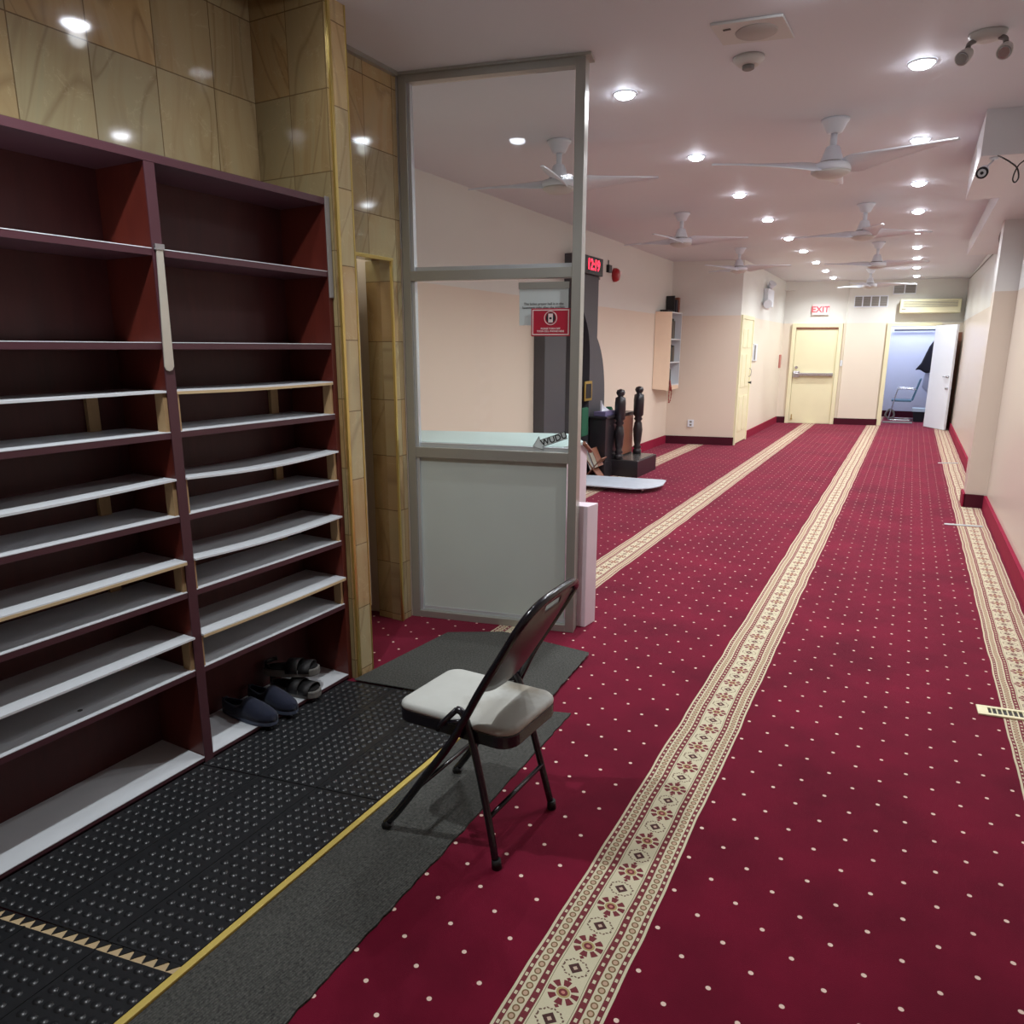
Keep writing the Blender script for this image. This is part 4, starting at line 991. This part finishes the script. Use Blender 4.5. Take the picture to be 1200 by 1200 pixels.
# minbar
mb = thing('wooden_pulpit', 'black wooden pulpit with two turned posts and a wide step', 'pulpit', (-3.1, 8.6, 0))
bm = nb(); box(bm, -3.34, -2.80, 8.30, 9.03, .001, .20); st_ = obj('step_box', bm, 'blackwood', mb, .006)
bm = nb(); box(bm, -3.33, -2.82, 8.32, 9.01, .20, .206); obj('step_top', bm, plain('grey_step_top', (74, 70, 68), .25), st_)  # thin grey sheet, lighter than the black step sides
bm = nb(); box(bm, -3.34, -3.13, 8.05, 9.03, .206, .72); box(bm, -3.34, -3.13, 8.05, 8.30, .001, .206); obj('pulpit_body', bm, 'blackwood', mb, .006)
bm = nb(); box(bm, -3.345, -3.11, 8.03, 9.05, .72, .745); obj('pulpit_top', bm, 'blackwood', mb, .004)
bm = nb(); box(bm, -3.129, -3.115, 8.48, 8.98, .22, .70); obj('brown_panel', bm, 'brown', mb, .01)
for (px_, py_, top) in ((-3.07, 8.36, 1.06), (-3.03, 8.93, 1.07)):
    bm = nb(); z0 = .206; h = top-z0
    prof = [(.045, z0), (.045, z0+.06*h), (.030, z0+.075*h), (.046, z0+.10*h), (.030, z0+.13*h), (.040, z0+.20*h), (.050, z0+.36*h), (.040, z0+.46*h), (.030, z0+.49*h), (.046, z0+.52*h), (.034, z0+.55*h), (.052, z0+.58*h), (.055, z0+.80*h), (.050, z0+.875*h), (.026, z0+.895*h), (.040, z0+.925*h), (.045, z0+.95*h), (.036, z0+.985*h), (.004, z0+h)]
    lathe(bm, (px_, py_), [(r_*1.22, z_) for r_, z_ in prof], 20); obj('turned_post', bm, 'blackwood', mb)
tb = thing('tissue_box', 'purple tissue box with a white tissue on top of the black pulpit', 'tissue box', (-3.22, 8.22, .745))
bm = nb(); box(bm, -3.30, -3.15, 8.08, 8.42, .746, .80); obj('box_body', bm, 'purple', tb, .004)
bm = nb(); vv = [(-3.23, 8.16, .80), (-3.19, 8.28, .80), (-3.20, 8.34, .805), (-3.24, 8.20, .87), (-3.22, 8.13, .93), (-3.26, 8.12, .90)]
slab(bm, [vv[0], vv[1], vv[2], vv[3], vv[4]], (-.02, .0, 0)); obj('tissue', bm, 'tissue', tb)
bm = nb(); lathe(bm, (-3.27, 8.50), [(.05, .746), (.05, .80), (.035, .83)], 14); o = obj('green_cap', bm, 'green'); tag(o, 'small green cap behind the tissue box on the pulpit', 'cap')
# book rest with books
rh = thing('book_rest', 'folding wooden book rest with crossed legs before the pulpit', 'book rest', (-3.22, 7.98, 0))
for (a, b) in (((-3.31, .02), (-3.09, .27)), ((-3.10, .02), (-3.35, .33))):
    bm = nb(); d_ = Vector((b[0]-a[0], 0, b[1]-a[1])).normalized(); n_ = Vector((-d_.z, 0, d_.x))*.014
    slab(bm, [(a[0], 7.86, a[1]), (b[0], 7.86, b[1]), (b[0]+n_.x, 7.86, b[1]+n_.z), (a[0]+n_.x, 7.86, a[1]+n_.z)], (0, .16, 0)); obj('rest_panel', bm, 'brown', rh, .002)
for k, (c_, w_, l) in enumerate((('page', .05, 'pale thick book leaning on the wooden rest'), ('brown', .055, 'brown bound book at the front of the wooden rest'))):
    th_ = math.radians(-28); base = Vector((-3.235+k*.055, 7.86, .13+k*.025)); u_ = Vector((math.cos(th_), 0, math.sin(th_)))*1; 
    up_ = Vector((-.42, 0, .90)).normalized(); ri = Vector((.90, 0, .42)).normalized()
    q = lambda a, b, c: tuple(base + ri*a + up_*b + Vector((0, c, 0)))
    t = thing('closed_book', l, 'book', tuple(base), 'books on the wooden rest')
    bm = nb(); quadbox(bm, [q(.004, .003, .004), q(w_-.004, .003, .004), q(w_-.004, .003, .15), q(.004, .003, .15), q(.004, .227, .004), q(w_-.004, .227, .004), q(w_-.004, .227, .15), q(.004, .227, .15)]); obj('book_pages', bm, 'page', t)
    for a0, a1 in ((0, .004), (w_-.004, w_)):
        bm = nb(); quadbox(bm, [q(a0, 0, 0), q(a1, 0, 0), q(a1, 0, .156), q(a0, 0, .156), q(a0, .23, 0), q(a1, .23, 0), q(a1, .23, .156), q(a0, .23, .156)]); obj('book_cover', bm, c_ if k else 'laminate', t)
# low stone-topped table
lt = thing('low_table', 'low floor table with pale marbled rounded top in front of the pulpit', 'table', (-2.85, 7.6, 0))
top = [(-3.34, 7.82), (-3.30, 7.22), (-2.54, 7.30)] + arc((-2.50, 7.31), (-2.31, 7.42), (-2.29, 7.68), 7) + [(-2.335, 7.95), (-2.38, 7.97)]
bm = nb(); prism(bm, top, .052, .070); obj('table_top', bm, 'stone', lt, .006)
for (x_, y_) in ((-3.22, 7.38), (-3.22, 7.76), (-2.45, 7.45), (-2.45, 7.85)):
    bm = nb(); cyl(bm, (x_, y_), .018, .0005, .052, 10); obj('leg', bm, 'chrome', lt)

# wall bookshelf in the corner
bs = thing('wall_bookshelf', 'cream wall-hung bookshelf in the corner with open white shelves', 'bookshelf', (-3.42, 11.3, .9))
SX0, SX1 = -3.50, -3.30
bm = nb(); box(bm, SX0, SX1, 10.86, 10.88, .90, 2.09); obj('side_panel', bm, plain('peach_board', (232, 204, 174), .5), bs, .002)
bm = nb(); box(bm, SX0, SX1, 11.58, 11.60, .90, 2.09); obj('side_panel', bm, 'laminate', bs, .002)
o2 = None
# the shelf's open face looks into the hall
PX = -3.27
SHF = thing('tmp', 'x', 'x', (0, 0, 0)); bpy.data.objects.remove(SHF)
bpy.data.objects.remove(bs)
for o in list(bpy.data.objects):
    if o.name.startswith('side_panel') and o.parent is None: bpy.data.objects.remove(o)
bs = thing('wall_bookshelf', 'cream wall-hung bookshelf in the corner with open white shelves', 'bookshelf', (-3.4, 11.4, .9))
def bq(x, y, z): return (x, y, z)
# quad plan: near face 10.95 (left, at the wall) to 11.10 at the open corner; open side faces +x
A_ = (-3.495, 10.90); B_ = (-3.30, 11.10); C_ = (-3.30, 11.665); D_ = (-3.495, 11.62)
bm = nb(); quadbox(bm, [(*A_, .93), (*B_, .90), (B_[0], B_[1]+.02, .90), (A_[0], A_[1]+.02, .93), (*A_, 2.085), (*B_, 2.085), (B_[0], B_[1]+.02, 2.085), (A_[0], A_[1]+.02, 2.085)]); obj('side_panel', bm, plain('peach_board', (234, 208, 180), .5), bs)
bm = nb(); box(bm, -3.495, -3.30, 11.64, 11.66, .93, 2.085); obj('side_panel', bm, 'laminate', bs)
bm = nb(); box(bm, -3.497, -3.488, 10.93, 11.64, .93, 2.085); obj('back_panel', bm, 'laminate', bs)
for z_ in (2.07, 1.67, 1.32, .97):
    bm = nb(); prism(bm, [(A_[0]+.008, A_[1]+.03), (B_[0], B_[1]+.02), (-3.30, 11.64), (-3.487, 11.64)], z_, z_+.018); obj('shelf', bm, 'laminate', bs)
bm = nb(); prism(bm, [(B_[0]-.015, B_[1]+.02), (B_[0], B_[1]+.02), (-3.30, 11.64), (-3.315, 11.64)], .91, .97); obj('front_rail', bm, plain('peach_rail', (234, 208, 180), .5), bs)
bi = 0
for z_, n_, hs in ((1.688, 6, (.28, .30, .26, .30, .28, .27)), (1.338, 7, (.24, .22, .26, .25, .22, .25, .24)), (.988, 4, (.26, .24, .25, .23))):
    y_ = 11.135
    for k in range(n_):
        w_ = random.choice((.028, .035, .042)); h_ = hs[k]
        cname = 'book%d' % (bi % 8)
        b_ = thing('shelved_book', '', 'book', (-3.39, y_+w_/2, z_), 'books in the wall bookshelf')
        cn = {0: 'dark green', 1: 'navy', 2: 'brown', 3: 'moss green', 4: 'grey', 5: 'black', 6: 'plum', 7: 'olive grey'}[bi % 8]
        tier = {1.688: 'top', 1.338: 'middle', .988: 'bottom'}[z_]
        b_['label'] = '%s book, %s from the left on the %s shelf of the corner bookshelf' % (cn, ['first', 'second', 'third', 'fourth', 'fifth', 'sixth', 'seventh'][k], tier)
        bm = nb(); box(bm, -3.46, -3.325, y_+.003, y_+w_-.003, z_+.003, z_+h_-.004); obj('book_pages', bm, 'page', b_)
        bm = nb(); box(bm, -3.465, -3.318, y_, y_+.003, z_+.0005, z_+h_); box(bm, -3.465, -3.318, y_+w_-.003, y_+w_, z_+.0005, z_+h_); box(bm, -3.321, -3.318, y_+.003, y_+w_-.003, z_+.0005, z_+h_); obj('book_cover', bm, cname, b_)
        y_ += w_+.002; bi += 1
# things on top of it
for (x0, x1, y0, y1, z0, z1, m_, l) in ((-3.49, -3.36, 11.40, 11.44, 2.089, 2.34, 'book5', 'black upright folder on top of the corner bookshelf, leftmost'), (-3.48, -3.34, 11.45, 11.53, 2.089, 2.28, 'book1', 'navy thick book standing on top of the corner bookshelf'), (-3.47, -3.33, 11.54, 11.62, 2.089, 2.32, 'brown', 'brown box file on top of the corner bookshelf')):
    t = thing('upright_book', l, 'book', ((x0+x1)/2, (y0+y1)/2, z0), 'books standing on the bookshelf top')
    bm = nb(); box(bm, x0+.004, x1-.004, y0+.004, y1-.004, z0+.002, z1-.004); obj('book_pages', bm, 'page', t)
    bm = nb(); box(bm, x0, x1, y0, y0+.004, z0, z1); box(bm, x0, x1, y1-.004, y1, z0, z1); box(bm, x1-.004, x1, y0+.004, y1-.004, z0, z1); obj('book_cover', bm, m_, t)
bm = nb(); box(bm, -3.47, -3.35, 11.04, 11.34, 2.089, 2.115); o = obj('flat_book', bm, 'book5', None, .003); tag(o, 'dark flat book lying on top of the corner bookshelf', 'book')
pb = thing('prayer_beads', 'red prayer beads with a tassel hanging from the corner bookshelf', 'prayer beads', (-3.29, 11.16, .96))
bm = nb(); lp = smooth_path([(-3.285, 11.14, 1.0), (-3.283, 11.20, .94), (-3.283, 11.22, .84), (-3.283, 11.17, .74), (-3.283, 11.10, .72), (-3.283, 11.09, .82), (-3.283, 11.11, .93)], 6, True); tube(bm, lp, .006, 6, True)
for p in lp[::3]: bmesh.ops.create_icosphere(bm, subdivisions=1, radius=.012, matrix=Matrix.Translation(p))
obj('bead_loop', bm, 'beads', pb)
bm = nb(); tube(bm, [(-3.283, 11.12, 1.06), (-3.283, 11.14, .98), (-3.283, 11.15, .90)], [.008, .018, .026], 8); obj('tassel', bm, 'beads', pb)
ol = thing('wall_outlet', 'white wall outlet plate low on the peach wall below the bookshelf', 'outlet', (-3.1, 11.79, .33))
bm = nb(); wallseg(bm, (-3.150, 11.797-.016), (-3.055, 11.82-.016), .28, .40, .012); obj('cover_plate', bm, 'white', ol, .002)
bm = nb(); wallseg(bm, (-3.120, 11.804-.018), (-3.085, 11.812-.018), .35, .38, .003); wallseg(bm, (-3.120, 11.804-.018), (-3.085, 11.812-.018), .30, .33, .003); obj('sockets', bm, 'vent', ol)

# ================================================================== WORLD / CAMERA
w = bpy.data.worlds.new('world'); S.world = w; w.use_nodes = True
w.node_tree.nodes['Background'].inputs[0].default_value = (.9, .93, 1, 1); w.node_tree.nodes['Background'].inputs[1].default_value = .15
ld = bpy.data.lights.new('office_lamp', 'AREA'); ld.energy = 30; ld.size = .6; ld.color = (.82, .88, 1)
lo = bpy.data.objects.new('office_lamp', ld); COL.objects.link(lo); lo.location = (-.05, 18.2, 2.8)

ld = bpy.data.lights.new('passage_fill_light', 'POINT'); ld.energy = 5; ld.shadow_soft_size = .08  # added light with no visible fitting, brightens the dark passage
lo = bpy.data.objects.new('passage_fill_light', ld); COL.objects.link(lo); lo.location = (-2.85, 2.75, 2.6)
cam = bpy.data.cameras.new('camera'); co = bpy.data.objects.new('camera', cam); COL.objects.link(co); S.camera = co
cam.sensor_width = 36; cam.lens = 841/1200*36; cam.clip_start = .05; cam.clip_end = 100
def ray(px, py): return Vector((px-600, -(py-600), 841.0))
Yc = ray(1072, 409).normalized(); Zc = (-ray(590, 4300)).normalized(); Zc = (Zc - Yc*Zc.dot(Yc)).normalized()
Xc = -Yc.cross(Zc)
right_ = Vector((Xc.x, Yc.x, Zc.x)); up_ = Vector((Xc.y, Yc.y, Zc.y)); fwd = Vector((Xc.z, Yc.z, Zc.z))
R = Matrix((right_, up_, -fwd)).transposed().to_4x4()
co.matrix_world = Matrix.Translation((0, 0, 1.54)) @ R
S.view_settings.view_transform = 'Standard'; S.view_settings.look = 'None'
S.view_settings.exposure = 0.15; S.view_settings.gamma = 1
S.cycles.max_bounces = 6; S.cycles.use_denoising = True
